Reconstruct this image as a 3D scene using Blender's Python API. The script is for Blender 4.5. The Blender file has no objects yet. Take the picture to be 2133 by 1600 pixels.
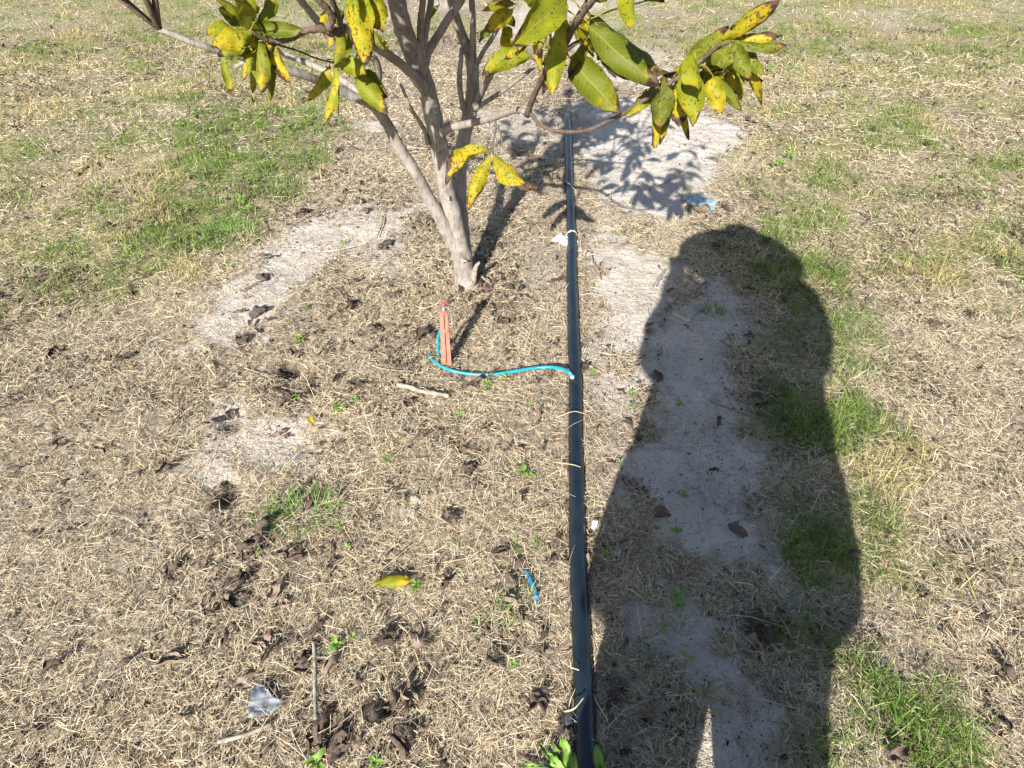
import bpy, bmesh, math, random
import numpy as np
from mathutils import Vector, Matrix
R = math.radians
rnd = random.Random(7)
rng = np.random.default_rng(11)
sc = bpy.context.scene
col = sc.collection

# ------------------------------------------------------------------ camera model (used to turn surveyed picture points into places)
F, PITCH, CAMZ = 1208.0, R(43.6), 1.5
PC, PS = math.cos(PITCH), math.sin(PITCH)
def ray(x, y):
    u = (x - 1066.5) / F; v = (800 - y) / F
    return Vector((u, PC + v * PS, -PS + v * PC))
def atY(x, y, Y):
    d = ray(x, y)
    return Vector((0, 0, CAMZ)) + d * (Y / d.y)

# ------------------------------------------------------------------ noise and relief
_T = rng.random((256, 256))
def vnoise(x, y):
    x = np.asarray(x, float); y = np.asarray(y, float)
    xi = np.floor(x).astype(int); yi = np.floor(y).astype(int)
    fx = x - xi; fy = y - yi
    fx = fx * fx * (3 - 2 * fx); fy = fy * fy * (3 - 2 * fy)
    a = _T[xi & 255, yi & 255]; b = _T[(xi + 1) & 255, yi & 255]
    c = _T[xi & 255, (yi + 1) & 255]; d = _T[(xi + 1) & 255, (yi + 1) & 255]
    return (a + (b - a) * fx) * (1 - fy) + (c + (d - c) * fx) * fy
def fbm(x, y, o=3):
    s = 0; a = .5; t = 0
    for k in range(o):
        s = s + a * vnoise(x * 2 ** k + 17.3 * k, y * 2 ** k + 5.1 * k); t += a; a *= .5
    return s / t
def flat(x, y):
    d = ray(x, y); t = -CAMZ / d.z
    return (d.x * t, d.y * t)
HOLE = flat(606, 770)
DENTS = [(HOLE[0], HOLE[1], .045, .10), (*flat(590, 910), .07, .02), (*flat(640, 925), .05, .018), (*flat(545, 960), .09, .018),
         (*flat(472, 1020), .05, .05), (*flat(480, 880), .04, .04), (*flat(1560, 1010), .16, .012), (*flat(1450, 1020), .13, .012), (*flat(1420, 760), .12, .01),
         (*flat(1600, 1560), .12, .012), (*flat(1520, 1160), .10, .01), (*flat(600, 560), .1, .012)]
PIPX = [(1226, 1700), (1221, 1600), (1216, 1480), (1212, 1380), (1207, 1200), (1201, 1000), (1197, 800), (1193, 600), (1189, 450), (1185, 330), (1182, 262), (1181, 247)]
PF = sorted((flat(*p_)[1], flat(*p_)[0]) for p_ in PIPX); PFY = np.array([v[0] for v in PF]); PFX = np.array([v[1] for v in PF])
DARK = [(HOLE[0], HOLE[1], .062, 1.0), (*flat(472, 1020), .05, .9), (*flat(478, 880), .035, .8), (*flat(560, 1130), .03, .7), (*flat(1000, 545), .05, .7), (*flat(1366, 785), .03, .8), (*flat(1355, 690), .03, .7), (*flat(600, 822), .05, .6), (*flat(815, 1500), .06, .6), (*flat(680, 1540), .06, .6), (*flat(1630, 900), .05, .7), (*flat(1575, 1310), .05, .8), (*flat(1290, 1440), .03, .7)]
def H(x, y):
    x = np.asarray(x, float); y = np.asarray(y, float)
    h = .030 * (fbm(x * .9 + 3, y * .9, 2) - .5) + .016 * (fbm(x * 5, y * 5 + 9, 2) - .5) + .010 * (fbm(x * 17 + 4, y * 17, 2) - .5)
    h = h + .02 * np.exp(-((x + .22) ** 2 + (y - 2.25) ** 2) / .25)
    dpx = np.abs(x - np.interp(y, PFY, PFX)); h = h + np.where(y < 4.4, .011 * np.exp(-((dpx - .034) / .016) ** 2), 0)
    for (cx, cy, r, d) in DENTS:
        h = h - d * np.exp(-((x - cx) ** 2 + (y - cy) ** 2) / (r * r))
    return h
def hz(x, y): return float(H(x, y))
def gp(x, y, up=0.0):
    """ground point under a picture point"""
    d = ray(x, y); z = up
    for _ in range(6):
        t = (z - CAMZ) / d.z
        px, py = d.x * t, d.y * t
        z = hz(px, py) + up
    return Vector((px, py, z))

# ------------------------------------------------------------------ ground zones
def poly(pts): return np.array([flat(*p) for p in pts])
SAND = [(poly(p), w) for p, w in [
    ([(1320,740),(1345,690),(1430,590),(1530,575),(1600,640),(1600,690),(1550,760),(1560,830),(1605,880),(1620,1000),(1590,1040),(1645,1120),(1665,1260),(1590,1260),(1500,1210),(1400,1100),(1385,1060),(1340,1010),(1295,970),(1395,930),(1405,890),(1385,850),(1330,790)], .95),
    ([(1480,1300),(1560,1330),(1600,1420),(1700,1480),(1760,1620),(1440,1620),(1450,1500),(1400,1460),(1420,1400),(1450,1330)], .92),
    ([(1200,230),(1330,195),(1420,235),(1560,260),(1570,312),(1490,360),(1500,410),(1440,440),(1310,450),(1250,410),(1215,340)], 1.0),
    ([(1060,15),(1200,-10),(1300,30),(1390,110),(1400,175),(1290,190),(1230,120),(1100,80)], .8),
    ([(440,640),(470,590),(560,512),(640,452),(740,425),(880,435),(870,480),(700,560),(625,612),(560,650),(500,715),(380,760),(380,620)], .8),
    ([(495,840),(560,850),(690,955),(705,985),(600,1000),(560,1010),(440,990),(420,880)], .8),
    ([(1215,500),(1340,500),(1420,550),(1400,640),(1340,740),(1225,700)], .88),
    ([(1000,230),(1180,215),(1340,200),(1560,260),(1560,330),(1500,420),(1380,470),(1250,470),(1210,360),(1100,320),(1010,300)], .5),
    ([(1060,520),(1180,500),(1180,740),(1080,700)], .3),
    ([(640,430),(800,420),(880,450),(860,560),(700,560)], .45),
    ([(740,255),(800,240),(830,260),(780,275)], .9),
    ([(1080,255),(1130,250),(1150,275),(1090,290)], .8),
    ([(1210,700),(1310,720),(1300,900),(1225,860)], .68),
    ([(1340,1290),(1420,1270),(1440,1360),(1360,1370)], .6)]]
GRASS = [(poly(p), w) for p, w in [
    ([(-400,-60),(700,-60),(800,90),(745,200),(740,260),(690,330),(650,400),(570,455),(490,520),(300,640),(-400,760)], .95),
    ([(1390,-60),(2500,-60),(2500,700),(1700,620),(1600,480),(1560,420),(1480,390),(1570,300),(1560,250),(1470,180),(1400,120)], .9),
    ([(1440,480),(1500,450),(1600,500),(1700,620),(1900,760),(1900,1000),(1640,1010),(1600,890),(1550,800),(1560,760),(1610,690),(1560,600),(1500,560),(1450,540)], .95),
    ([(1650,1000),(1900,1000),(2100,1300),(1680,1300),(1640,1100)], .9),
    ([(1610,1270),(1700,1250),(2000,1400),(2200,1700),(1760,1640),(1640,1440)], .9)]]
LUSH = [poly([(380,200),(700,235),(700,320),(610,440),(480,530),(300,560)]), poly([(1490,450),(1600,480),(1760,560),(1800,1000),(1620,960),(1570,800),(1600,690),(1560,590)]), poly([(1640,1010),(1800,1000),(1900,1600),(1660,1460)])]
def lush(x, y):
    g = np.zeros(np.shape(x))
    for P in LUSH: g = np.maximum(g, sstep(-.08, .12, sdf(P, x, y) + (fbm(x * 6 + 3, y * 6, 2) - .5) * .4))
    return g
def sdf(P, x, y):
    n = len(P); d = np.full(x.shape, 1e9); ins = np.zeros(x.shape, bool)
    for i in range(n):
        ax, ay = P[i]; bx, by = P[(i + 1) % n]
        ex, ey = bx - ax, by - ay
        t = np.clip(((x - ax) * ex + (y - ay) * ey) / (ex * ex + ey * ey + 1e-12), 0, 1)
        d = np.minimum(d, np.hypot(x - ax - t * ex, y - ay - t * ey))
        c = ((ay > y) != (by > y)) & (x < ex * (y - ay) / (ey + 1e-12) + ax)
        ins ^= c
    return np.where(ins, d, -d)
def sstep(a, b, v):
    t = np.clip((v - a) / (b - a), 0, 1); return t * t * (3 - 2 * t)
def zones(x, y):
    x = np.asarray(x, float); y = np.asarray(y, float)
    nz = (fbm(x * 6 + 31, y * 6, 3) - .5); nl = fbm(x * 1.7, y * 1.7 + 40, 3); nf = fbm(x * 27, y * 27 + 7, 2) - .5
    s = np.zeros(x.shape); g = np.zeros(x.shape)
    for P, w in SAND:
        s = np.maximum(s, w * sstep(-.035, .06, sdf(P, x, y) + nz * .34 + nf * .16))
    for P, w in GRASS:
        sd = sdf(P, x, y)
        g = np.maximum(g, w * sstep(-.08, .12, sd + nz * .45))
    far = sstep(5.2, 7.0, y)
    g = np.maximum(g, far * sstep(.42, .6, nl) * .8)
    g = g * (.35 + .65 * sstep(.35, .6, fbm(x * 3.1 + 8, y * 3.1, 3)))
    s = np.maximum(s, .6 * far * sstep(.5, .62, fbm(x * 1.3 + 90, y * 1.3, 3)))
    s = s * (1 - .9 * g)
    return s, g

# ------------------------------------------------------------------ materials
def mat(name):
    m = bpy.data.materials.new(name); m.use_nodes = True
    nt = m.node_tree; b = nt.nodes['Principled BSDF']
    return m, nt, b
def N(nt, t, **kw):
    n = nt.nodes.new(t)
    for k, v in kw.items():
        if k in n.inputs.keys() if hasattr(n.inputs, 'keys') else False: n.inputs[k].default_value = v
        else: setattr(n, k, v)
    return n
def mix(nt, f, a, b):
    n = nt.nodes.new('ShaderNodeMix'); n.data_type = 'RGBA'
    for i, v in ((0, f), (6, a), (7, b)):
        if hasattr(v, 'node'): nt.links.new(v, n.inputs[i])
        else: n.inputs[i].default_value = v if i == 0 else (*v, 1)[:4]
    return n.outputs[2]
def noise(nt, scale, detail=3, vec=None, rough=.55):
    n = nt.nodes.new('ShaderNodeTexNoise'); n.inputs['Scale'].default_value = scale
    n.inputs['Detail'].default_value = detail; n.inputs['Roughness'].default_value = rough
    if vec is not None: nt.links.new(vec, n.inputs['Vector'])
    return n.outputs['Fac']
def ramp(nt, v, lo, hi):
    n = nt.nodes.new('ShaderNodeMapRange'); n.interpolation_type = 'SMOOTHSTEP'
    nt.links.new(v, n.inputs[0]); n.inputs[1].default_value = lo; n.inputs[2].default_value = hi
    return n.outputs[0]
def math_(nt, op, a, b=0.0):
    n = nt.nodes.new('ShaderNodeMath'); n.operation = op
    for i, v in ((0, a), (1, b)):
        if hasattr(v, 'node'): nt.links.new(v, n.inputs[i])
        else: n.inputs[i].default_value = v
    return n.outputs[0]
def bump(nt, b, h, strength, dist):
    n = nt.nodes.new('ShaderNodeBump'); n.inputs['Strength'].default_value = strength; n.inputs['Distance'].default_value = dist
    nt.links.new(h, n.inputs['Height']); nt.links.new(n.outputs[0], b.inputs['Normal'])
def pos(nt):
    return nt.nodes.new('ShaderNodeTexCoord').outputs['Object']
def simple(name, c1, c2, scale, rough=.7, bs=0., bscale=None, bd=.002, spec=.3, vary=.3):
    m, nt, b = mat(name); p = pos(nt)
    oi = nt.nodes.new('ShaderNodeObjectInfo')
    f = math_(nt, 'ADD', ramp(nt, noise(nt, scale, 4, p), .3, .7), math_(nt, 'MULTIPLY', math_(nt, 'SUBTRACT', oi.outputs['Random'], .5), vary))
    nt.links.new(mix(nt, f, c1, c2), b.inputs['Base Color'])
    b.inputs['Roughness'].default_value = rough; b.inputs['Specular IOR Level'].default_value = spec
    if bs: bump(nt, b, noise(nt, bscale or scale * 3, 4, p), bs, bd)
    return m
M = {}
# ground
m, nt, b = mat('sandy soil'); p = pos(nt)
za = nt.nodes.new('ShaderNodeAttribute'); za.attribute_name = 'zone'
sep = nt.nodes.new('ShaderNodeSeparateColor'); nt.links.new(za.outputs['Color'], sep.inputs[0])
n1 = noise(nt, 5, 5, p); n2 = noise(nt, 42, 5, p, .7); n3 = noise(nt, 230, 3, p, .7)
sand = mix(nt, ramp(nt, n1, .35, .65), (.49, .44, .385), (.58, .53, .475))
sand = mix(nt, math_(nt, 'MULTIPLY', ramp(nt, noise(nt, 13, 5, p, .65), .5, .72), .4), sand, (.36, .31, .265))
sand = mix(nt, math_(nt, 'MULTIPLY', ramp(nt, n2, .54, .72), .5), sand, (.26, .215, .18))
sand = mix(nt, math_(nt, 'MULTIPLY', ramp(nt, n3, .6, .72), .55), sand, (.14, .115, .095))
straw = mix(nt, ramp(nt, n2, .36, .62), (.185, .147, .108), (.375, .312, .232))
straw = mix(nt, math_(nt, 'MULTIPLY', ramp(nt, n3, .5, .66), .7), straw, (.085, .062, .045))
lawn = mix(nt, ramp(nt, n2, .35, .65), (.22, .205, .09), (.38, .32, .18))
lawn = mix(nt, math_(nt, 'MULTIPLY', ramp(nt, n3, .5, .65), .6), lawn, (.10, .10, .045))
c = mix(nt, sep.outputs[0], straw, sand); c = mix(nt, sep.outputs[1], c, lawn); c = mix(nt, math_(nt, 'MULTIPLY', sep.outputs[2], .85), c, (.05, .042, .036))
nt.links.new(c, b.inputs['Base Color']); b.inputs['Roughness'].default_value = .95; b.inputs['Specular IOR Level'].default_value = .1
bump(nt, b, math_(nt, 'ADD', math_(nt, 'ADD', n2, math_(nt, 'MULTIPLY', noise(nt, 16, 4, p, .6), 1.4)), math_(nt, 'MULTIPLY', n3, .4)), .85, .014)
M['ground'] = m
def strand_mat(name, rough, trans):
    m, nt, b = mat(name)
    a = nt.nodes.new('ShaderNodeAttribute'); a.attribute_name = 'tint'
    nt.links.new(a.outputs['Color'], b.inputs['Base Color']); b.inputs['Roughness'].default_value = rough; b.inputs['Specular IOR Level'].default_value = .25
    if trans:
        t = nt.nodes.new('ShaderNodeBsdfTranslucent'); nt.links.new(a.outputs['Color'], t.inputs[0])
        ms = nt.nodes.new('ShaderNodeMixShader'); ms.inputs[0].default_value = trans
        nt.links.new(b.outputs[0], ms.inputs[1]); nt.links.new(t.outputs[0], ms.inputs[2])
        nt.links.new(ms.outputs[0], nt.nodes['Material Output'].inputs[0])
    return m
M['straw'] = strand_mat('dry straw', .7, .12)
M['grass'] = strand_mat('grass blades', .55, .25)
M['crumb'] = strand_mat('leaf crumbs', .85, 0)
# living leaf: object colour R = yellowness, G = browning, B = darker green, partly shade painted into the leaf
m, nt, b = mat('tree leaf')
uv = nt.nodes.new('ShaderNodeUVMap').outputs[0]; p = pos(nt)
su = nt.nodes.new('ShaderNodeSeparateXYZ'); nt.links.new(uv, su.inputs[0]); U, V = su.outputs[0], su.outputs[1]
oi = nt.nodes.new('ShaderNodeObjectInfo'); so = nt.nodes.new('ShaderNodeSeparateColor'); nt.links.new(oi.outputs['Color'], so.inputs[0])
off = nt.nodes.new('ShaderNodeVectorMath'); off.operation = 'MULTIPLY_ADD'
nt.links.new(oi.outputs['Random'], off.inputs[0]); off.inputs[1].default_value = (31, 17, 23); nt.links.new(p, off.inputs[2])
q = off.outputs[0]
na = noise(nt, 22, 4, q); nb = noise(nt, 75, 3, q); nc = noise(nt, 190, 2, q, .6)
av = math_(nt, 'ABSOLUTE', math_(nt, 'MULTIPLY', math_(nt, 'SUBTRACT', V, .5), 2.0))
green = mix(nt, so.outputs[2], (.215, .235, .010), (.085, .108, .010))
yf = math_(nt, 'ADD', math_(nt, 'ADD', so.outputs[0], math_(nt, 'MULTIPLY', math_(nt, 'SUBTRACT', na, .5), 1.7)), math_(nt, 'MULTIPLY', math_(nt, 'SUBTRACT', U, .55), .55))
c = mix(nt, ramp(nt, yf, .3, .85), green, (.385, .29, .012))
orange = ramp(nt, math_(nt, 'ADD', math_(nt, 'MULTIPLY', U, .8), math_(nt, 'ADD', math_(nt, 'MULTIPLY', math_(nt, 'SUBTRACT', nb, .5), .9), math_(nt, 'MULTIPLY', so.outputs[1], .35))), .78, 1.05)
c = mix(nt, math_(nt, 'MULTIPLY', orange, .7), c, (.30, .15, .012))
rib = math_(nt, 'SUBTRACT', 1.0, ramp(nt, av, .015, .06))
c = mix(nt, math_(nt, 'MULTIPLY', rib, .4), c, (.30, .28, .06))
wv = nt.nodes.new('ShaderNodeMath'); wv.operation = 'SINE'
nt.links.new(math_(nt, 'MULTIPLY', math_(nt, 'SUBTRACT', U, math_(nt, 'MULTIPLY', av, .16)), 85.0), wv.inputs[0])
vein = ramp(nt, wv.outputs[0], .86, 1.0)
c = mix(nt, math_(nt, 'MULTIPLY', vein, .2), c, (.26, .27, .06))
spot = math_(nt, 'MULTIPLY', ramp(nt, nc, .55, .63), ramp(nt, math_(nt, 'ADD', nb, math_(nt, 'MULTIPLY', so.outputs[1], .45)), .47, .72))
c = mix(nt, math_(nt, 'MULTIPLY', spot, .85), c, (.045, .026, .014))
blot = math_(nt, 'MULTIPLY', ramp(nt, noise(nt, 34, 5, q, .7), .60, .66), ramp(nt, so.outputs[1], .1, .7))
c = mix(nt, math_(nt, 'MULTIPLY', blot, .8), c, (.10, .055, .02))
edge = math_(nt, 'ADD', math_(nt, 'MULTIPLY', math_(nt, 'POWER', av, 3.0), .26), math_(nt, 'MULTIPLY', math_(nt, 'POWER', U, 2.5), .62))
tip = ramp(nt, math_(nt, 'ADD', edge, math_(nt, 'ADD', math_(nt, 'MULTIPLY', math_(nt, 'SUBTRACT', na, .5), 1.25), math_(nt, 'MULTIPLY', so.outputs[1], .42))), .60, .70)
c = mix(nt, tip, c, mix(nt, ramp(nt, nb, .4, .6), (.035, .022, .016), (.105, .060, .036)))
nt.links.new(c, b.inputs['Base Color']); b.inputs['Roughness'].default_value = .55; b.inputs['Specular IOR Level'].default_value = .2
bump(nt, b, math_(nt, 'ADD', math_(nt, 'MULTIPLY', vein, .5), nb), .35, .0012)
t = nt.nodes.new('ShaderNodeBsdfTranslucent'); nt.links.new(c, t.inputs[0])
ms = nt.nodes.new('ShaderNodeMixShader'); ms.inputs[0].default_value = .30
nt.links.new(b.outputs[0], ms.inputs[1]); nt.links.new(t.outputs[0], ms.inputs[2]); nt.links.new(ms.outputs[0], nt.nodes['Material Output'].inputs[0])
M['leaf'] = m
# bark
def bark(name, c1, c2, c3, sx):
    m, nt, b = mat(name); p = pos(nt)
    mp = nt.nodes.new('ShaderNodeMapping'); mp.inputs['Scale'].default_value = (1, 1, .22); nt.links.new(p, mp.inputs[0])
    f1 = noise(nt, 9 * sx, 4, p); f2 = noise(nt, 95 * sx, 4, mp.outputs[0], .65); f3 = noise(nt, 150 * sx, 2, p)
    c = mix(nt, ramp(nt, f1, .35, .65), c1, c2)
    c = mix(nt, math_(nt, 'MULTIPLY', ramp(nt, f2, .46, .66), .75), c, c3)
    c = mix(nt, math_(nt, 'MULTIPLY', ramp(nt, f3, .64, .7), .5), c, (.36, .34, .30))
    nt.links.new(c, b.inputs['Base Color']); b.inputs['Roughness'].default_value = .85; b.inputs['Specular IOR Level'].default_value = .2
    bump(nt, b, math_(nt, 'ADD', f2, math_(nt, 'MULTIPLY', f1, .6)), .5, .005)
    return m
M['bark'] = bark('grey bark', (.22, .194, .168), (.305, .276, .244), (.118, .10, .086), 1)
M['twig'] = bark('young bark', (.10, .07, .053), (.16, .115, .088), (.06, .042, .032), 2)
M['deadleaf'] = simple('dead leaf', (.038, .028, .024), (.155, .105, .078), 26, .75, .4, 120, .002, vary=.9)
M['clod'] = simple('dark clod', (.035, .033, .032), (.11, .098, .088), 60, .95, .8, 160, .004, .1)
M['soilclod'] = simple('sand clod', (.27, .235, .19), (.42, .375, .315), 60, .95, .8, 160, .004, .1)
M['greywood'] = simple('weathered wood', (.15, .135, .12), (.32, .295, .265), 45, .85, .6, 200, .002)
M['palewood'] = simple('pale bark', (.15, .12, .09), (.34, .29, .23), 40, .85, .5, 160, .002)
M['brownwood'] = simple('brown twig', (.14, .09, .06), (.25, .175, .115), 45, .85, .5, 160, .002)
M['strawtwig'] = simple('straw stem', (.42, .33, .19), (.55, .45, .29), 45, .75, .3, 160, .002)
nt = M['deadleaf'].node_tree; b = nt.nodes['Principled BSDF']; oi = nt.nodes.new('ShaderNodeObjectInfo'); src = b.inputs['Base Color'].links[0].from_socket
nt.links.new(mix(nt, math_(nt, 'MULTIPLY', ramp(nt, oi.outputs['Random'], .72, .9), .75), src, (.25, .185, .135)), b.inputs['Base Color'])
M['weed'] = simple('weed leaf', (.09, .19, .025), (.19, .32, .045), 60, .5, .3, 150, .001, .4)
M['weedgrey'] = simple('grey weed leaf', (.10, .16, .09), (.16, .22, .13), 60, .6, .3, 150, .001, .3)
M['pipe'] = simple('black poly pipe', (.006, .012, .019), (.011, .021, .031), 14, .38, .25, 60, .001, .62)
# dusting on the pipe
nt = M['pipe'].node_tree; b = nt.nodes['Principled BSDF']; p = pos(nt)
src = b.inputs['Base Color'].links[0].from_socket
nt.links.new(mix(nt, math_(nt, 'MULTIPLY', ramp(nt, math_(nt, 'ADD', noise(nt, 160, 4, p, .7), math_(nt, 'MULTIPLY', noise(nt, 7, 3, p), .3)), .80, .98), .35), src, (.16, .15, .135)), b.inputs['Base Color'])
nt.links.new(math_(nt, 'ADD', math_(nt, 'MULTIPLY', noise(nt, 30, 4, p), .30), .20), b.inputs['Roughness'])
M['bluetube'] = simple('turquoise tube', (.010, .21, .26), (.02, .27, .32), 30, .35, .1, 80, .001, .45)
M['blueold'] = simple('faded blue tube', (.010, .15, .30), (.02, .21, .37), 50, .5, .2, 90, .001, .4)
M['orange'] = simple('orange plastic', (.34, .135, .092), (.41, .18, .13), 25, .5, .15, 100, .001, .4)
M['pink'] = simple('pink plastic', (.32, .06, .075), (.38, .09, .11), 40, .4, 0, 0, .001, .4)
M['greyblue'] = simple('grey blue plastic', (.16, .24, .36), (.22, .31, .44), 40, .4, 0, 0, .001, .4)
M['white'] = simple('white plastic', (.74, .73, .70), (.82, .81, .79), 40, .6, .2, 90, .001, .3)
M['tape'] = simple('white crumpled tape', (.40, .38, .34), (.62, .60, .555), 60, .8, .6, 130, .003, .2)
M['slate'] = simple('slate plastic', (.10, .12, .145), (.30, .31, .32), 26, .6, .4, 90, .003, .35)
M['blackp'] = simple('black plastic', (.03, .033, .037), (.075, .08, .085), 40, .4, .3, 90, .002, .5)
m = simple('blue film', (.24, .38, .47), (.46, .55, .61), 40, .25, .4, 60, .003, .5); M['film'] = m
m.node_tree.nodes['Principled BSDF'].inputs['Transmission Weight'].default_value = .35
M['skin'] = simple('skin', (.42, .24, .16), (.47, .28, .20), 20, .55)
M['shirt'] = simple('loose shirt', (.12, .17, .26), (.15, .20, .30), 60, .9, .3, 300)
M['trousers'] = simple('wide trousers', (.055, .055, .065), (.08, .08, .09), 60, .9, .3, 300)
M['hat'] = simple('sun hat', (.50, .41, .26), (.58, .48, .32), 80, .9, .5, 260)
M['hair'] = simple('hair', (.03, .02, .015), (.06, .04, .03), 90, .6, .4, 200)
M['phone'] = simple('phone glass', (.012, .012, .014), (.02, .02, .022), 10, .2)

# ------------------------------------------------------------------ builders
def link(name, me, material, parent=None):
    o = bpy.data.objects.new(name, me); col.objects.link(o)
    if material and not me.materials: me.materials.append(material)
    if parent: o.parent = parent
    return o
def tag(o, label=None, cat=None, group=None, kind=None):
    if label: o['label'] = label
    if cat: o['category'] = cat
    if group: o['group'] = group
    if kind: o['kind'] = kind
    return o
def empty(name, loc=(0, 0, 0)):
    o = bpy.data.objects.new(name, None); col.objects.link(o); o.location = loc; o.empty_display_size = .05
    return o
def mesh(name, vs, fs, smooth=True):
    me = bpy.data.meshes.new(name); me.from_pydata([tuple(v) for v in vs], [], fs); me.update()
    if smooth: me.polygons.foreach_set('use_smooth', [True] * len(me.polygons))
    return me
def npmesh(name, V, Q, tint=None, smooth=False):
    """V (n,3) float, Q (m,4) int"""
    me = bpy.data.meshes.new(name)
    me.vertices.add(len(V)); me.vertices.foreach_set('co', V.astype(np.float32).ravel())
    me.loops.add(Q.size); me.loops.foreach_set('vertex_index', Q.astype(np.int32).ravel())
    me.polygons.add(len(Q)); me.polygons.foreach_set('loop_start', np.arange(0, Q.size, 4, dtype=np.int32))
    if smooth: me.polygons.foreach_set('use_smooth', np.ones(len(Q), bool))
    me.update(calc_edges=True)
    if tint is not None:
        a = me.attributes.new(tint[0], 'FLOAT_COLOR', 'POINT')
        a.data.foreach_set('color', tint[1].astype(np.float32).ravel())
    return me
def catmull(pts, n):
    """pts: list of tuples of floats of equal length -> resampled list"""
    P = [np.array(p, float) for p in pts]; P = [2 * P[0] - P[1]] + P + [2 * P[-1] - P[-2]]
    out = []
    for i in range(1, len(P) - 2):
        for k in range(n):
            t = k / n
            out.append(.5 * (2 * P[i] + (P[i + 1] - P[i - 1]) * t + (2 * P[i - 1] - 5 * P[i] + 4 * P[i + 1] - P[i + 2]) * t * t + (3 * P[i] - P[i - 1] - 3 * P[i + 1] + P[i + 2]) * t ** 3))
    out.append(P[-2]); return out
def tube(pts, rad, sides=10, rough=0., cap=True, squash=1.0, vs=None, fs=None, seed=0):
    """sweep; pts Vectors, rad list"""
    vs = [] if vs is None else vs; fs = [] if fs is None else fs
    pts = [Vector(p) for p in pts]; n = len(pts); b0 = len(vs)
    T0 = (pts[1] - pts[0]).normalized(); ref = Vector((0, 0, 1)) if abs(T0.z) < .9 else Vector((0, 1, 0))
    S = T0.cross(ref).normalized(); rr = random.Random(seed + n)
    ph = [rr.uniform(0, 6.28) for _ in range(4)]
    for i, p in enumerate(pts):
        T = (pts[min(i + 1, n - 1)] - pts[max(i - 1, 0)]).normalized()
        S = (S - T * S.dot(T)).normalized(); B = T.cross(S)
        for k in range(sides):
            a = 2 * math.pi * k / sides
            r = rad[i] * (1 + rough * (math.sin(2 * a + ph[0] + i * .7) + .7 * math.sin(3 * a + ph[1] - i * 1.1) + .8 * math.sin(i * 1.9 + ph[2])))
            vs.append(p + S * (math.cos(a) * r) + B * (math.sin(a) * r * squash))
    for i in range(n - 1):
        for k in range(sides):
            a = b0 + i * sides + k; c = b0 + i * sides + (k + 1) % sides
            fs.append((a, c, c + sides, a + sides))
    if cap:
        fs.append(tuple(b0 + k for k in range(sides))[::-1]); fs.append(tuple(b0 + (n - 1) * sides + k for k in range(sides)))
    return vs, fs
ORD = ['nearest', 'second nearest', 'third nearest', 'fourth nearest', 'fifth nearest', 'sixth nearest', 'seventh nearest', 'eighth nearest', 'ninth nearest', 'tenth nearest', 'eleventh nearest', 'twelfth nearest', 'thirteenth nearest', 'fourteenth nearest']
LAND = [((970, 590), 'the tree trunk'), ((930, 700), 'the orange stake'), ((1190, 785), 'the tube joint on the pipe'), ((1240, 1092), 'the small white cap'),
        ((1110, 1228), 'the short blue tube scrap'), ((1178, 497), 'the white tape lump'), ((1450, 432), 'the blue film scrap'), ((550, 1468), 'the slate plastic scrap'),
        ((818, 1218), 'the yellow fallen leaf'), ((656, 1420), 'the straight grey stick'), ((880, 812), 'the pale bark stick'), ((630, 1070), 'the big grass tuft'),
        ((537, 648), 'the biggest charcoal lump'), ((606, 770), 'the dark hole in the straw'), ((1187, 1498), 'the black plastic scrap'), ((1374, 575), 'the forked grey stick'),
        ((1482, 650), 'the grass tuft in the shadow')]
def side_of(a, b):
    dx, dy = a[0] - b[0], a[1] - b[1]
    if abs(dx) > abs(dy): return 'left of' if dx < 0 else 'right of'
    return 'behind' if dy < 0 else 'in front of'
def ranked(points, noun):
    """for each picture point a phrase that only it satisfies"""
    best = [(99, None)] * len(points)
    for lp, ln in LAND:
        for s in ('left of', 'right of', 'behind', 'in front of'):
            c = sorted((math.dist(p, lp), i) for i, p in enumerate(points) if side_of(p, lp) == s)
            for r, (d, i) in enumerate(c[:len(ORD)]):
                score = r + d / 160
                if score < best[i][0]: best[i] = (score, '%s %s %s %s' % (ORD[r], noun, s, ln))
    return [b[1] for b in best]

# ------------------------------------------------------------------ ground sheet
def axis(lo, hi, step, far):
    a = list(np.arange(lo, hi + 1e-6, step)); s = step
    while a[-1] < far: s *= 1.22; a.append(a[-1] + s)
    s = step
    while a[0] > -far: s *= 1.22; a.insert(0, a[0] - s)
    return np.array(a)
gx, gy = axis(-3.2, 3.0, .0125, 420), axis(-.6, 5.2, .0125, 420)
X, Y = np.meshgrid(gx, gy); nx, ny = len(gx), len(gy)
Z = H(X, Y)
ii = (np.arange(ny - 1)[:, None] * nx + np.arange(nx - 1)[None, :]).ravel()
Q = np.stack([ii, ii + 1, ii + nx + 1, ii + nx], 1)
s_, g_ = zones(X.ravel(), Y.ravel())
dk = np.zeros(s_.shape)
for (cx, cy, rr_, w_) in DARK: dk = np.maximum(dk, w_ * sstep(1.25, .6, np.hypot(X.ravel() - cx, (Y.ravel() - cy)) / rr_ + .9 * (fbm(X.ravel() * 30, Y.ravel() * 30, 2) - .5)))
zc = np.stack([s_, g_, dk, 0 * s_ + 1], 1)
me = npmesh('ground', np.stack([X.ravel(), Y.ravel(), Z.ravel()], 1), Q, ('zone', zc), True)
tag(link('ground', me, M['ground']), kind='structure')

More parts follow.
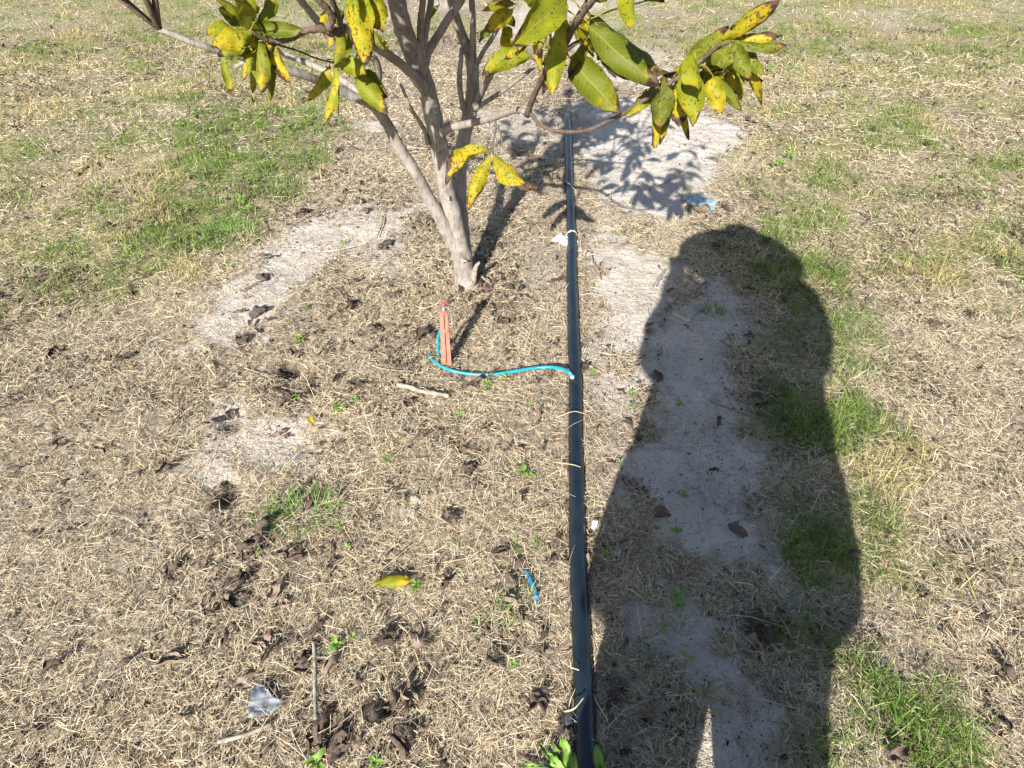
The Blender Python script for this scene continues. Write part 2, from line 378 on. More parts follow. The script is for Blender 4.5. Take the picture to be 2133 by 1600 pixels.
# ------------------------------------------------------------------ pipe path
PIPE_R = .0242
pp = [Vector((*gp(x, y, .019)[:2], hz(*flat(x, y)) + .019)) for x, y in PIPX]
d0 = (pp[0] - pp[2]).normalized()
pre = [Vector((x_, y_, 0)) for x_, y_ in ((.33, -3.2), (.28, -1.4), (.243, -.5), (.236, -.2), (.205, .07))]
for q_ in pre: q_.z = hz(q_.x, q_.y) + .017
endd = (pp[-1] - pp[-3]).normalized()
pp = pre + pp + [pp[-1] + endd * .12 + Vector((0, 0, -.02)), pp[-1] + endd * .3 + Vector((0, 0, -.10))]
pth = [Vector((v[0] + .0022 * math.sin(v[1] * 5.1) + .0014 * math.sin(v[1] * 13), v[1], v[2] + .0016 * math.sin(v[1] * 8))) for v in catmull([tuple(v) for v in pp], 14)]
pyy = np.array([v.y for v in pth]); pxx = np.array([v.x for v in pth]); o_ = np.argsort(pyy); pyy, pxx = pyy[o_], pxx[o_]
def pipe_x(y): return np.interp(y, pyy, pxx)
vs, fs = tube(pth, [PIPE_R] * len(pth), 24, .012, seed=3)
tag(link('water_pipe', mesh('water_pipe', vs, fs), M['pipe']), 'long straight black irrigation pipe running away across the straw', 'pipe')

# ------------------------------------------------------------------ straw, grass, crumbs
def sample(n, y0, y1, side=.93, pad=.35):
    y = rng.uniform(y0, y1, n); d = y * PC + CAMZ * PS
    w = side * d + pad; wm = side * (y1 * PC + CAMZ * PS) + pad
    x = rng.uniform(-wm, wm, n); k = np.abs(x) < w
    return x[k], y[k]
def ribbons(x, y, z, L, yaw, pitch, bend, width, roll, segs):
    """curved flat blades starting at (x,y,z); returns verts, quads, n per blade"""
    n = len(x); k = segs + 1
    P = np.zeros((n, k, 3)); P[:, 0] = np.stack([x, y, z], 1)
    ang = yaw.copy(); pit = pitch.copy(); st = L / segs
    cross = np.zeros((n, k, 3))
    for i in range(k):
        cr = np.stack([-np.sin(ang) * np.cos(roll), np.cos(ang) * np.cos(roll), np.sin(roll)], 1)
        cross[:, i] = cr
        if i < segs:
            dirv = np.stack([np.cos(ang) * np.cos(pit), np.sin(ang) * np.cos(pit), np.sin(pit)], 1)
            P[:, i + 1] = P[:, i] + dirv * st[:, None]
            ang = ang + bend[:, 0] / segs; pit = pit + bend[:, 1] / segs
    taper = np.interp(np.linspace(0, 1, k), [0, .5, 1], [.8, 1, .25])
    hw = (width[:, None] * taper[None, :] * .5)[..., None]
    Vv = np.stack([P - cross * hw, P + cross * hw], 2).reshape(-1, 3)
    b = np.arange(n)[:, None] * (2 * k) + np.arange(segs)[None, :] * 2
    Qd = np.stack([b, b + 1, b + 3, b + 2], 2).reshape(-1, 4)
    return Vv, Qd, 2 * k
def palette(n, cols, w, jit=.18):
    c = np.array(cols)[rng.choice(len(cols), n, p=np.array(w) / sum(w))]
    return np.clip(c * (1 + rng.normal(0, jit, (n, 1))), .01, .9)
STRAW = [(.60, .495, .325), (.54, .435, .27), (.68, .59, .435), (.40, .32, .215), (.22, .172, .122), (.54, .49, .415)]
STW = [4, 4, 2.8, 3.2, 2.8, 1.6]
def concat(parts, name, m, label_kind='stuff', label=None, cat=None, group=None):
    Vs, Qs, Cs = [], [], []; o = 0
    for Vv, Qd, c in parts:
        Vs.append(Vv); Qs.append(Qd + o); Cs.append(c); o += len(Vv)
    Cc = np.concatenate(Cs); Cc = np.concatenate([Cc, np.ones((len(Cc), 1))], 1)
    me = npmesh(name, np.concatenate(Vs), np.concatenate(Qs), ('tint', Cc))
    return tag(link(name, me, m), label, cat, group, label_kind)
parts = []
for (y0, y1, per, wid, seg) in [(.05, 1.2, 64000, .74, 2), (1.2, 2.2, 46000, .86, 2), (2.2, 3.6, 24000, 1.15, 2), (3.6, 6.0, 7000, 2.0, 2), (6.0, 10.5, 1300, 3.2, 1)]:
    area = (y1 - y0) * 2 * (.93 * (y1 * PC + CAMZ * PS) + .35)
    x, y = sample(int(area * per), y0, y1)
    s, g = zones(x, y)
    cl = .6 * fbm(x * 9 + 70, y * 9, 2) + .4 * fbm(x * 30, y * 30 + 5, 2); big = fbm(x * 2.2, y * 2.2 + 60, 2)
    lz = lush(x, y); dens = (1 - .955 * s) * (1 - .6 * g) * (1 - .6 * lz * np.minimum(1, g * 2)) * (.22 + .95 * sstep(.32, .58, cl)) * (.6 + .55 * sstep(.35, .6, big))
    for (cx, cy, rr_, w_) in DARK: dens = dens * (1 - .97 * w_ * sstep(1.2, .6, np.hypot(x - cx, y - cy) / rr_))
    dp = np.abs(x - pipe_x(y))
    dens = np.where((dp < PIPE_R * 1.02) & (y < 4.5), 0, dens)
    k = rng.random(len(x)) < dens; x, y, g = x[k], y[k], g[k]; n = len(x)
    L = np.clip(rng.lognormal(math.log(.0195), .5, n), .006, .08) * (1 + .3 * (wid - .75))
    yaw = rng.uniform(0, 6.283, n) ; yaw = yaw + .8 * np.sin(3 * fbm(x * 4, y * 4, 2) * 6)
    pitch = rng.normal(.05, .34, n); lift = rng.random(n) ** 1.6 * .022
    L = L * np.where(rng.random(n) < .08, rng.uniform(1.5, 2.8, n), 1); W = rng.uniform(.0008, .0021, n) * wid
    # keep blades from lying across the pipe
    ex = x + np.cos(yaw) * L; ey = y + np.sin(yaw) * L
    hit = (np.abs(ex - pipe_x(ey)) < PIPE_R * 1.0) & (ey < 4.5); hit &= rng.random(n) < .93
    yaw = np.where(hit, np.where(x < pipe_x(y), math.pi, 0) + rng.normal(0, 1.2, n), yaw)
    Vv, Qd, c = ribbons(x, y, H(x, y) + .0015 + lift, L, yaw, pitch, np.stack([rng.normal(0, .24, n), -pitch * 1.2 + rng.normal(0, .18, n)], 1), W, rng.normal(0, .5, n), seg)
    C = palette(n, STRAW, STW); warm = 1 + .10 * (big[k] - .5)[:, None]
    parts.append((Vv, Qd, np.repeat(np.clip(C * warm, 0, .9), c, 0)))
# thin sprinkle of straw and bits over the bare sand
for (y0, y1, per, wid) in [(.05, 2.4, 4200, .9), (2.4, 5.0, 1300, 1.4)]:
    area = (y1 - y0) * 2 * (.93 * (y1 * PC + CAMZ * PS) + .35)
    x, y = sample(int(area * per), y0, y1); s, g = zones(x, y)
    k = (s > .3) & (np.abs(x - pipe_x(y)) > PIPE_R); x, y = x[k], y[k]; n = len(x)
    L = np.clip(rng.lognormal(math.log(.013), .6, n), .004, .06)
    Vv, Qd, c = ribbons(x, y, H(x, y) + .002, L, rng.uniform(0, 6.28, n), rng.normal(.05, .1, n), np.stack([rng.normal(0, .8, n), rng.normal(-.1, .2, n)], 1), rng.uniform(.0008, .0018, n) * wid, rng.normal(0, .3, n), 2)
    parts.append((Vv, Qd, np.repeat(palette(n, STRAW[1:] + [(.10, .075, .055)], [2, 1, 2, 2, 2, 5]), c, 0)))
concat(parts, 'dry_straw', M['straw'], label='loose mat of dry tan cut grass lying over the sand', cat='dry grass')
parts = []
GREEN = [(.115, .20, .030), (.175, .265, .045), (.08, .145, .025), (.33, .31, .11), (.50, .415, .21), (.43, .355, .17)]
for (y0, y1, per, wid) in [(.05, 2.4, 21000, .9), (2.4, 4.5, 11000, 1.3), (4.5, 7, 4500, 1.9), (7, 12, 1700, 3.0)]:
    area = (y1 - y0) * 2 * (.93 * (y1 * PC + CAMZ * PS) + .35)
    x, y = sample(int(area * per), y0, y1); s, g = zones(x, y)
    cl = fbm(x * 8 + 12, y * 8, 2); gz = fbm(x * 2.6 + 55, y * 2.6 + 3, 3)
    lu = lush(x, y); k = rng.random(len(x)) < g * (.22 + .7 * sstep(.38, .62, cl)) * (.75 + 1.5 * lu); x, y, gz, cl, lu = x[k], y[k], gz[k], cl[k], lu[k]; n = len(x)
    L = np.clip(rng.lognormal(math.log(.036), .4, n), .012, .10) * (.8 + .5 * cl) * (1 + .18 * (wid - 1)) * np.where((x > .45) & (y < 2.9), 1.35, 1)
    pitch = np.clip(rng.normal(.75, .4, n), .05, 1.45)
    Vv, Qd, c = ribbons(x, y, H(x, y) - .001, L, rng.uniform(0, 6.28, n), pitch, np.stack([rng.normal(0, .5, n), -rng.uniform(.3, 1.4, n)], 1), rng.uniform(.0014, .0028, n) * wid, rng.normal(0, .35, n), 3)
    gr = sstep(.34, .50, gz + .26 * lu + rng.normal(0, .06, n))[:, None]
    C = palette(n, GREEN[:3], [3, 3, 2]) * gr + palette(n, GREEN[3:], [2, 4, 4]) * (1 - gr)
    parts.append((Vv, Qd, np.repeat(C, c, 0)))
concat(parts, 'grass', M['grass'], label='patchy short green and tan lawn grass around the bare sand', cat='grass')
parts = []
CRUMB = [(.075, .05, .036), (.12, .082, .056), (.05, .036, .028), (.17, .125, .085), (.045, .04, .038)]
for (y0, y1, per, sz) in [(.05, 1.6, 12000, 1.0), (1.6, 3.2, 7500, 1.3), (3.2, 7, 1300, 2.0)]:
    area = (y1 - y0) * 2 * (.93 * (y1 * PC + CAMZ * PS) + .35)
    x, y = sample(int(area * per), y0, y1); s, g = zones(x, y)
    cl = fbm(x * 4.5 + 33, y * 4.5 + 12, 3)
    dtree = np.hypot(x + .12, y - 2.05)
    heap = sum(np.exp(-((x - flat(a_, b_)[0]) ** 2 + (y - flat(a_, b_)[1]) ** 2) / c_ ** 2) for a_, b_, c_ in ((1555, 285, .3), (1025, 620, .2), (640, 440, .12), (660, 360, .15), (600, 818, .12), (720, 625, .14), (520, 1140, .09), (690, 1535, .12), (850, 1495, .12), (810, 1490, .1), (480, 1220, .08), (1575, 1310, .1), (1620, 900, .1)))
    dens = np.clip(.14 + 1.1 * sstep(.50, .66, cl) + .9 * sstep(.55, .1, dtree) + 1.1 * heap, 0, 1) * (1 - .45 * s)
    k = (rng.random(len(x)) < dens) & (np.abs(x - pipe_x(y)) > PIPE_R * 1.1); x, y = x[k], y[k]; n = len(x)
    L = np.clip(rng.lognormal(math.log(.0075), .55, n), .002, .03) * sz * (1 - .55 * s[k])
    Vv, Qd, c = ribbons(x, y, H(x, y) + .002 + rng.random(n) * .010, L, rng.uniform(0, 6.28, n), rng.normal(.1, .4, n), np.stack([rng.normal(0, .6, n), rng.normal(0, .9, n)], 1), L * rng.uniform(.25, .7, n), rng.normal(0, .6, n), 2)
    parts.append((Vv, Qd, np.repeat(palette(n, CRUMB, [3, 3, 2, 1.5, 1.5]), c, 0)))
concat(parts, 'leaf_litter', M['crumb'], label='scattered dark crumbs of broken leaf among the straw', cat='leaf litter')

# ------------------------------------------------------------------ leaf shapes
def bez(a, b, c, t): return a * (1 - t) ** 2 + b * (2 * t * (1 - t)) + c * t * t
def leaf_geo(A, Bm, Cc, width, toward, roll=0., fold=.35, wave=.006, nu=12, nv=6, curlv=0., seed=0, vs=None, fs=None, uvs=None, stalk=.1, jag=0., twist=0.):
    """blade from A to C through control B; 'toward' = direction its upper face looks"""
    rr = random.Random(seed); ph = rr.uniform(0, 6.28); ph2 = rr.uniform(0, 6.28)
    vs = [] if vs is None else vs; fs = [] if fs is None else fs; uvs = [] if uvs is None else uvs
    b0 = len(vs)
    for i in range(nu + 1):
        t = i / nu; c = bez(A, Bm, Cc, t)
        T = (bez(A, Bm, Cc, min(t + .02, 1)) - bez(A, Bm, Cc, max(t - .02, 0))).normalized()
        Nn = (toward - T * toward.dot(T)).normalized(); Nn = Matrix.Rotation(roll + twist * (t - .35), 3, T) @ Nn
        S = T.cross(Nn)
        tt = max(0., (t - stalk * .5) / (1 - stalk * .5))
        w = width * .5 * (math.sin(math.pi * tt ** .88) ** .66 if 0 < tt < 1 else 0) * (1 + .07 * math.sin(t * 23 + ph) * math.sin(t * 11 + ph2)) + .0009
        for j in range(nv + 1):
            v = j / nv * 2 - 1; ww = w
            if jag and abs(v) == 1: ww *= 1 - jag * rr.random()
            a = fold * abs(v) + curlv * v * v
            off = S * (v * ww * math.cos(a)) + Nn * (abs(v) * ww * math.sin(a)) + Nn * (wave * math.sin(t * 9 + ph + v * 2) * abs(v)) + Nn * (wave * .6 * math.sin(t * 17 + ph2) * v)
            vs.append(c + off); uvs.append((t, j / nv))
    for i in range(nu):
        for j in range(nv):
            a = b0 + i * (nv + 1) + j
            fs.append((a, a + 1, a + nv + 2, a + nv + 1))
    return vs, fs, uvs
def leaf_mesh(name, vs, fs, uvs):
    me = mesh(name, vs, fs); l = me.uv_layers.new(name='UVMap')
    for lp in me.loops: l.data[lp.index].uv = uvs[lp.vertex_index]
    for e in me.edges:
        if abs(uvs[e.vertices[0]][1] - .5) < 1e-6 and abs(uvs[e.vertices[1]][1] - .5) < 1e-6: e.use_edge_sharp = True
    return me

# ------------------------------------------------------------------ the tree
tree_base = gp(970, 592)
tree = tag(empty('fruit_tree', tree_base), 'small multi stemmed grey fruit tree with yellowing spotted leaves beside the pipe', 'tree')
TM = Matrix.Translation(-tree_base)
def stem_pts(pts, n=8):
    """pts: (px, py, Y, radius) -> smooth centre line and radii in the tree's own space"""
    P = [(*(atY(x, y, Yd) - tree_base), r) for x, y, Yd, r in pts]
    q = catmull(P, n)
    return [Vector(v[:3]) for v in q], [float(v[3]) for v in q]
def stem(pts, sides=14, rough=.03, n=8, vs=None, fs=None, seed=0):
    c, r = stem_pts(pts, n)
    return tube(c, r, sides, rough, vs=vs, fs=fs, seed=seed)
YB = tree_base.y
vs, fs = [], []
# main stem from a flared foot
foot = [(tree_base + Vector((.012, .0, -.05)), .075), (tree_base + Vector((.004, 0, .0)), .064), (atY(967, 570, YB), .055)]
M_pts = [(962, 535, YB, .051), (951, 495, YB, .050), (942, 450, YB - .01, .046), (930, 400, YB - .02, .040), (920, 340, YB - .05, .0375), (909, 275, YB - .09, .0375), (896, 215, YB - .13, .035), (884, 172, YB - .17, .035), (871, 141, YB - .2, .036), (856, 100, YB - .24, .033), (840, 60, YB - .28, .031), (826, 0, YB - .34, .029), (810, -80, YB - .40, .025), (800, -200, YB - .48, .02)]
P = [(*(p_ - tree_base), r) for p_, r in foot] + [(*(atY(x, y, Yd) - tree_base), r) for x, y, Yd, r in M_pts]
qv = catmull(P, 8)
tube([Vector(v[:3]) for v in qv], [float(v[3]) * .87 for v in qv], 18, .03, vs=vs, fs=fs, seed=1)
stem([(964, 560, YB - .0, .02), (958, 530, YB - .0, .03), (937, 490, YB - .02, .033), (918, 455, YB - .04, .028), (895, 415, YB - .06, .024), (871, 371, YB - .09, .0225), (850, 335, YB - .1, .022), (831, 308, YB - .12, .022), (815, 275, YB - .13, .0195), (803, 253, YB - .15, .018), (775, 219, YB - .2, .0165), (733, 200, YB - .25, .0145), (677, 174, YB - .3, .013), (635, 157, YB - .36, .012), (573, 138, YB - .42, .011), (500, 118, YB - .5, .0095), (420, 95, YB - .58, .008), (330, 60, YB - .62, .006)], 14, .03, vs=vs, fs=fs, seed=2)
stem([(968, 560, YB + .02, .02), (966, 530, YB + .05, .034), (960, 470, YB + .08, .035), (957, 420, YB + .10, .031), (958, 340, YB + .13, .029), (968, 281, YB + .15, .027), (979, 235, YB + .16, .0275), (985, 185, YB + .16, .025), (983, 130, YB + .15, .023), (971, 95, YB + .13, .019), (956, 56, YB + .10, .0165), (940, 0, YB + .05, .015), (925, -90, YB + .0, .012), (915, -170, YB - .05, .009)], 14, .03, vs=vs, fs=fs, seed=3)
link('trunk', mesh('trunk', vs, fs), M['bark'], tree)
# knot and snapped root stub
vs, fs = tube([atY(985, 588, YB - .02) - tree_base, atY(987, 570, YB - .03) - tree_base, atY(992, 553, YB - .04) - tree_base, atY(999, 546, YB - .04) - tree_base], [.016, .014, .011, .006], 9, .26, seed=5)
link('snapped_stub', mesh('snapped_stub', vs, fs), M['palewood'], tree)
def branch(pts, m='bark', sides=10, rough=.035, seed=0, n=7):
    vs, fs = stem(pts, sides, rough, n, seed=seed)
    return link('branch', mesh('branch', vs, fs), M[m], tree)
BR = {}
y_ = YB
BR['fork1'] = branch([(883, 128, y_ - .2, .012), (876, 95, y_ - .22, .0105), (876, 50, y_ - .26, .01), (881, 0, y_ - .3, .009), (890, -120, y_ - .42, .006)], seed=1)
BR['fork2'] = branch([(885, 125, y_ - .19, .011), (884, 90, y_ - .2, .010), (890, 45, y_ - .22, .0095), (898, 0, y_ - .25, .009), (905, -120, y_ - .3, .006)], seed=2)
BR['fork3'] = branch([(884, 135, y_ - .18, .015), (893, 105, y_ - .18, .0135), (913, 73, y_ - .18, .0125), (940, 30, y_ - .2, .0115), (961, 0, y_ - .22, .011), (1010, -90, y_ - .3, .008)], seed=3)
BR['armleft'] = branch([(884, 182, y_ - .2, .020), (868, 165, y_ - .24, .0175), (854, 150, y_ - .28, .015), (820, 122, y_ - .38, .0125), (781, 97, y_ - .5, .0115), (740, 70, y_ - .62, .010), (716, 58, y_ - .68, .009)], seed=4)
BR['gnarl'] = branch([(716, 58, y_ - .68, .009), (690, 68, y_ - .7, .0085), (668, 60, y_ - .72, .0078), (632, 66, y_ - .74, .0066), (605, 82, y_ - .76, .0058), (570, 86, y_ - .78, .0050), (545, 78, y_ - .8, .0045), (520, 62, y_ - .82, .004)], 'twig', 9, .12, 5)
BR['gnarl2'] = branch([(684, 60, y_ - .72, .0085), (692, 38, y_ - .74, .008), (678, 14, y_ - .76, .0075), (655, -10, y_ - .78, .006), (640, -60, y_ - .8, .005)], 'twig', 9, .1, 6)
BR['gnarl3'] = branch([(712, 58, y_ - .68, .0075), (704, 30, y_ - .72, .0065), (690, -5, y_ - .76, .006), (680, -50, y_ - .8, .005)], 'twig', 8, .1, 7)
BR['paleleft'] = branch([(775, 219, y_ - .2, .009), (789, 160, y_ - .32, .0105), (776, 118, y_ - .38, .0105), (745, 130, y_ - .40, .0105), (714, 110, y_ - .42, .010), (674, 60, y_ - .47, .0098), (650, 30, y_ - .5, .0092), (626, 0, y_ - .53, .009), (580, -60, y_ - .58, .006)], seed=8)
BR['low1'] = branch([(778, 218, y_ - .2, .0115), (747, 191, y_ - .17, .0115), (711, 166, y_ - .14, .0105), (663, 141, y_ - .12, .010), (604, 118, y_ - .1, .009), (560, 104, y_ - .1, .008), (490, 140, y_ - .1, .005)], seed=9)
BR['snag'] = branch([(892, 300, y_ - .1, .009), (882, 267, y_ - .12, .0075), (860, 233, y_ - .15, .0065), (851, 214, y_ - .16, .0055), (838, 184, y_ - .18, .0045), (829, 166, y_ - .18, .004), (832, 157, y_ - .18, .0035), (841, 150, y_ - .18, .002)], sides=8, rough=.12, seed=10)
BR['back2'] = branch([(985, 150, y_ + .15, .014), (985, 100, y_ + .12, .012), (985, 50, y_ + .1, .011), (983, 0, y_ + .08, .0105), (985, -100, y_, .007)], seed=11)
BR['back3'] = branch([(990, 142, y_ + .14, .009), (1000, 120, y_ + .1, .0085), (1010, 102, y_ + .06, .008), (1029, 73, y_ + .0, .0078), (1050, 30, y_ - .08, .007), (1070, -40, y_ - .2, .005)], seed=12)
BR['back4'] = branch([(968, 235, y_ + .15, .012), (962, 210, y_ + .13, .011), (957, 170, y_ + .1, .010), (960, 125, y_ + .1, .009), (962, 100, y_ + .1, .007)], seed=13)
BR['back5'] = branch([(988, 222, y_ + .15, .016), (1002, 195, y_ + .08, .013), (1020, 160, y_ - .02, .0105), (1043, 118, y_ - .16, .009), (1062, 95, y_ - .26, .008), (1100, 60, y_ - .4, .0065), (1160, -10, y_ - .6, .005)], seed=14)
BR['back6'] = branch([(988, 228, y_ + .14, .0095), (1020, 207, y_ + .06, .0085), (1052, 187, y_ + .0, .0078), (1100, 150, y_ - .06, .006), (1150, 110, y_ - .1, .0045)], seed=15)
BR['right'] = branch([(905, 292, y_ - .07, .018), (928, 271, y_ - .14, .0145), (958, 262, y_ - .22, .0128), (1015, 249, y_ - .36, .0108), (1050, 237, y_ - .46, .0095), (1078, 229, y_ - .54, .0088), (1094, 234, y_ - .60, .0078), (1101, 238, y_ - .62, .0065)], seed=16)
BR['upright'] = branch([(1098, 240, y_ - .62, .0085), (1106, 215, y_ - .66, .0078), (1120, 183, y_ - .72, .0074), (1134, 155, y_ - .78, .0070), (1148, 130, y_ - .83, .0066), (1177, 92, y_ - .92, .0062), (1197, 54, y_ - 1.0, .0058), (1219, 22, y_ - 1.05, .0054), (1242, -8, y_ - 1.1, .005), (1290, -80, y_ - 1.15, .004)], 'twig', 9, .08, 17)
BR['curve'] = branch([(1104, 234, y_ - .62, .0052), (1110, 243, y_ - .65, .005), (1124, 258, y_ - .69, .0047), (1150, 271, y_ - .75, .0045), (1190, 275, y_ - .82, .0043), (1225, 271, y_ - .88, .0041), (1264, 254, y_ - .93, .004), (1305, 233, y_ - .98, .0048), (1350, 203, y_ - 1.02, .0045), (1385, 180, y_ - 1.05, .0042), (1430, 150, y_ - 1.08, .0038), (1470, 118, y_ - 1.10, .0034), (1500, 92, y_ - 1.12, .003)], 'twig', 9, .05, 18)
BR['hang'] = branch([(1030, 246, y_ - .4, .004), (1033, 268, y_ - .42, .0032), (1028, 292, y_ - .44, .003), (1024, 317, y_ - .46, .003)], 'twig', 7, .08, 19)
BR['lowtwig'] = branch([(1035, 262, y_ - .38, .0035), (1044, 283, y_ - .36, .003), (1046, 300, y_ - .34, .002)], 'bark', 7, .1, 20)
BR['fine'] = branch([(560, 88, y_ - .78, .0026), (620, 106, y_ - .72, .0024), (660, 122, y_ - .66, .0022), (696, 130, y_ - .6, .0022), (720, 128, y_ - .56, .002)], 'twig', 6, .05, 21)
BR['rightback'] = branch([(1160, 118, y_ - .8, .0042), (1195, 95, y_ - .72, .0036), (1228, 70, y_ - .62, .003), (1262, 76, y_ - .55, .0026)], 'twig', 7, .06, 22)
# leaves read from the picture: (branch, base, tip, width px, forward distance at base / tip, yellow, brown, green depth with painted shade, roll, fold, sag)
def c1(x, y): return (466 + x / 3.555, y / 3.555)
def c2(x, y): return (1066 + x / 3.555, y / 3.555)
LV = []
def lf(br, base, tip, w, Y0, Y1, ye, bn, gd_shade, roll=0., fold=.3, sag=.12, conv=c2):
    LV.append((br, conv(*base), conv(*tip), w / 3.555, Y0, Y1, ye, bn, gd_shade, roll, fold, sag))
U = 'upright'; C_ = 'curve'
lf(U, (420, -10), (5, 330), 250, 1.18, 1.05, .35, .25, .3, -.2, .25, .10)
lf(U, (370, 110), (298, 715), 190, 1.25, 1.15, .45, .15, .25, .5, .35, -.10)
lf(U, (160, 440), (-215, 580), 165, 1.45, 1.42, .3, .25, .3, -.35, .3, -.25)
lf(U, (420, 415), (800, 835), 260, 1.30, 1.22, .2, .1, .75, .35, .32, -.1)
lf(U, (545, 165), (1085, 630), 230, 1.2, 1.12, .12, .1, .85, .3, .32, -.12)
lf(U, (560, 95), (1215, 550), 330, 1.25, 1.2, .25, .5, .95, -.1, .3, -.22)
lf(U, (830, -70), (885, 210), 150, 1.08, 1.0, .42, .12, .15, .2, .3, .0)
lf(U, (330, 60), (40, -90), 170, 1.2, 1.15, .4, .2, .3, .0, .3, .0)
lf(U, (610, 20), (740, -160), 150, 1.2, 1.15, .4, .3, .4, .0, .3, .0)
lf(U, (980, 10), (1130, 20), 60, 1.25, 1.2, .6, .9, .3, .0, .3, .1)
lf(C_, (1220, 545), (1610, 190), 170, 1.18, 1.14, .35, .45, .7, .3, .4, -.14)
lf(C_, (1530, 330), (1990, 5), 135, 1.14, 1.08, .75, .85, .3, .2, .35, -.04)
lf(C_, (1600, 290), (2000, 265), 100, 1.15, 1.12, .7, .75, .4, .1, .35, -.22)
lf(C_, (1640, 300), (2040, 335), 100, 1.13, 1.1, .25, .4, .8, -.3, .35, -.18)
lf(C_, (1490, 340), (1645, 460), 170, 1.12, 1.08, .25, .2, .75, .2, .3, -.2)
lf(C_, (1650, 310), (1765, 585), 135, 1.12, 1.08, .3, .35, .75, .2, .3, -.14)
lf(C_, (1710, 320), (1875, 550), 110, 1.15, 1.12, .35, .45, .7, .1, .3, -.16)
lf(C_, (1340, 380), (1395, 690), 190, 1.1, 1.03, .32, .12, .15, -.4, .3, -.10)
lf(C_, (1490, 560), (1545, 840), 160, 1.14, 1.1, .75, .2, .2, .0, .3, -.1)
lf(C_, (1480, 540), (1705, 815), 100, 1.16, 1.13, .2, .25, .9, .4, .35, -.14)
lf(C_, (1590, 500), (1720, 700), 110, 1.25, 1.22, .7, .55, .5, .2, .3, -.2)
lf(C_, (1560, 540), (1710, 500), 80, 1.27, 1.25, .7, .5, .4, .2, .3, -.1)
lf(C_, (1700, 560), (1860, 600), 50, 1.28, 1.25, .5, .5, .6, .2, .3, -.1)
lf(C_, (1480, 450), (1565, 525), 75, 1.2, 1.18, .2, 1.0, .9, .2, .3, -.1)
lf(C_, (1310, 520), (1340, 940), 220, 1.13, 1.05, .34, .28, .25, -.2, .3, -.06)
lf(C_, (1110, 610), (1100, 945), 200, 1.17, 1.12, .18, .35, .95, .15, .3, -.04)
lf(C_, (1210, 650), (1235, 940), 150, 1.18, 1.13, .7, .5, .2, -.1, .3, .08)
lf(C_, (1085, 640), (1060, 1100), 120, 1.21, 1.17, .55, .3, .4, .5, .4, .10)
lf(C_, (1150, 690), (1090, 1080), 90, 1.2, 1.17, .5, .3, .6, .3, .4, .05)
lf(C_, (1000, 660), (840, 860), 125, 1.24, 1.2, .35, .35, .45, .3, .35, .2)
lf(C_, (1250, 560), (1200, 900), 110, 1.21, 1.18, .6, .3, .4, .4, .3, .05)
K = 'rightback'
lf(K, (690, 275), (765, 385), 85, 1.65, 1.62, .8, .3, .2, .1, .3, .0)
lf(K, (690, 310), (770, 580), 110, 1.66, 1.63, .35, .75, .8, .2, .3, -.1)
lf(K, (780, 330), (855, 525), 85, 1.64, 1.6, .4, .45, .7, .1, .3, -.1)
lf(K, (690, 280), (510, 405), 80, 1.62, 1.6, .25, .3, .8, .3, .3, .1)
lf(K, (640, 260), (640, 450), 80, 1.68, 1.66, .3, .4, .8, .3, .3, .1)
lf(K, (420, 190), (330, 320), 90, 1.75, 1.75, .3, .4, .8, .3, .3, .1)
lf(K, (440, 170), (540, 240), 70, 1.75, 1.75, .3, .4, .8, .3, .3, .1)
lf(K, (400, 210), (370, 120), 90, 1.76, 1.75, .4, .5, .8, .3, .3, .1)
lf(K, (460, 200), (510, 335), 60, 1.75, 1.72, .3, .4, .8, .3, .3, .1)
a = c1
lf('back3', (2150, 60), (1965, 245), 140, 1.6, 1.55, .65, .3, .3, .1, .3, -.1, a)
lf('back3', (2170, 30), (1915, 85), 90, 1.65, 1.6, .5, .45, .4, .1, .3, -.1, a)
lf('back3', (2200, -20), (1990, 15), 70, 1.65, 1.6, .4, .9, .6, .1, .3, -.1, a)
lf('armleft', (930, -120), (1045, 500), 210, 1.42, 1.28, .6, .5, .15, -.1, .28, .06, a)
lf('armleft', (1090, -110), (1175, 240), 180, 1.45, 1.35, .55, .45, .2, .1, .28, -.06, a)
lf('armleft', (985, -60), (1120, 340), 170, 1.40, 1.33, .42, .3, .15, .15, .28, .04, a)
lf('armleft', (830, 425), (1055, 550), 150, 1.6, 1.56, .2, .05, .12, .2, .25, -.15, a)
lf('armleft', (950, 530), (1215, 845), 165, 1.62, 1.58, .3, .12, .35, .3, .3, -.06, a)
lf('armleft', (1020, 520), (1220, 715), 160, 1.66, 1.63, .2, .4, .9, .1, .3, -.2, a)
lf('fine', (825, 450), (740, 930), 120, 1.58, 1.52, .5, .15, .2, .5, .4, .08, a)
lf('fine', (790, 460), (608, 750), 110, 1.6, 1.57, .6, .3, .25, .4, .35, .16, a)
lf('fine', (850, 470), (852, 855), 62, 1.62, 1.6, .12, .3, .95, .9, .4, .03, a)
G = 'gnarl'
lf(G, (245, 280), (275, 705), 160, 1.44, 1.38, .38, .25, .55, .4, .45, .04, a)
lf(G, (320, 320), (345, 745), 100, 1.46, 1.42, .2, .2, .85, .2, .3, .05, a)
lf(G, (365, 310), (500, 625), 130, 1.46, 1.42, .65, .55, .5, .5, .5, -.08, a)
lf(G, (235, 255), (-90, 350), 190, 1.42, 1.36, .55, .18, .15, -.2, .3, -.12, a)
lf(G, (155, 390), (145, 595), 50, 1.5, 1.48, .65, .3, .3, .2, .3, .1, a)
lf(G, (0, 390), (55, 705), 75, 1.48, 1.46, .45, .3, .4, .2, .3, .02, a)
lf(G, (310, 260), (-60, -20), 130, 1.42, 1.36, .35, .25, .7, .2, .35, -.06, a)
lf(G, (250, 150), (50, -30), 130, 1.38, 1.32, .6, .3, .2, .1, .3, -.1, a)
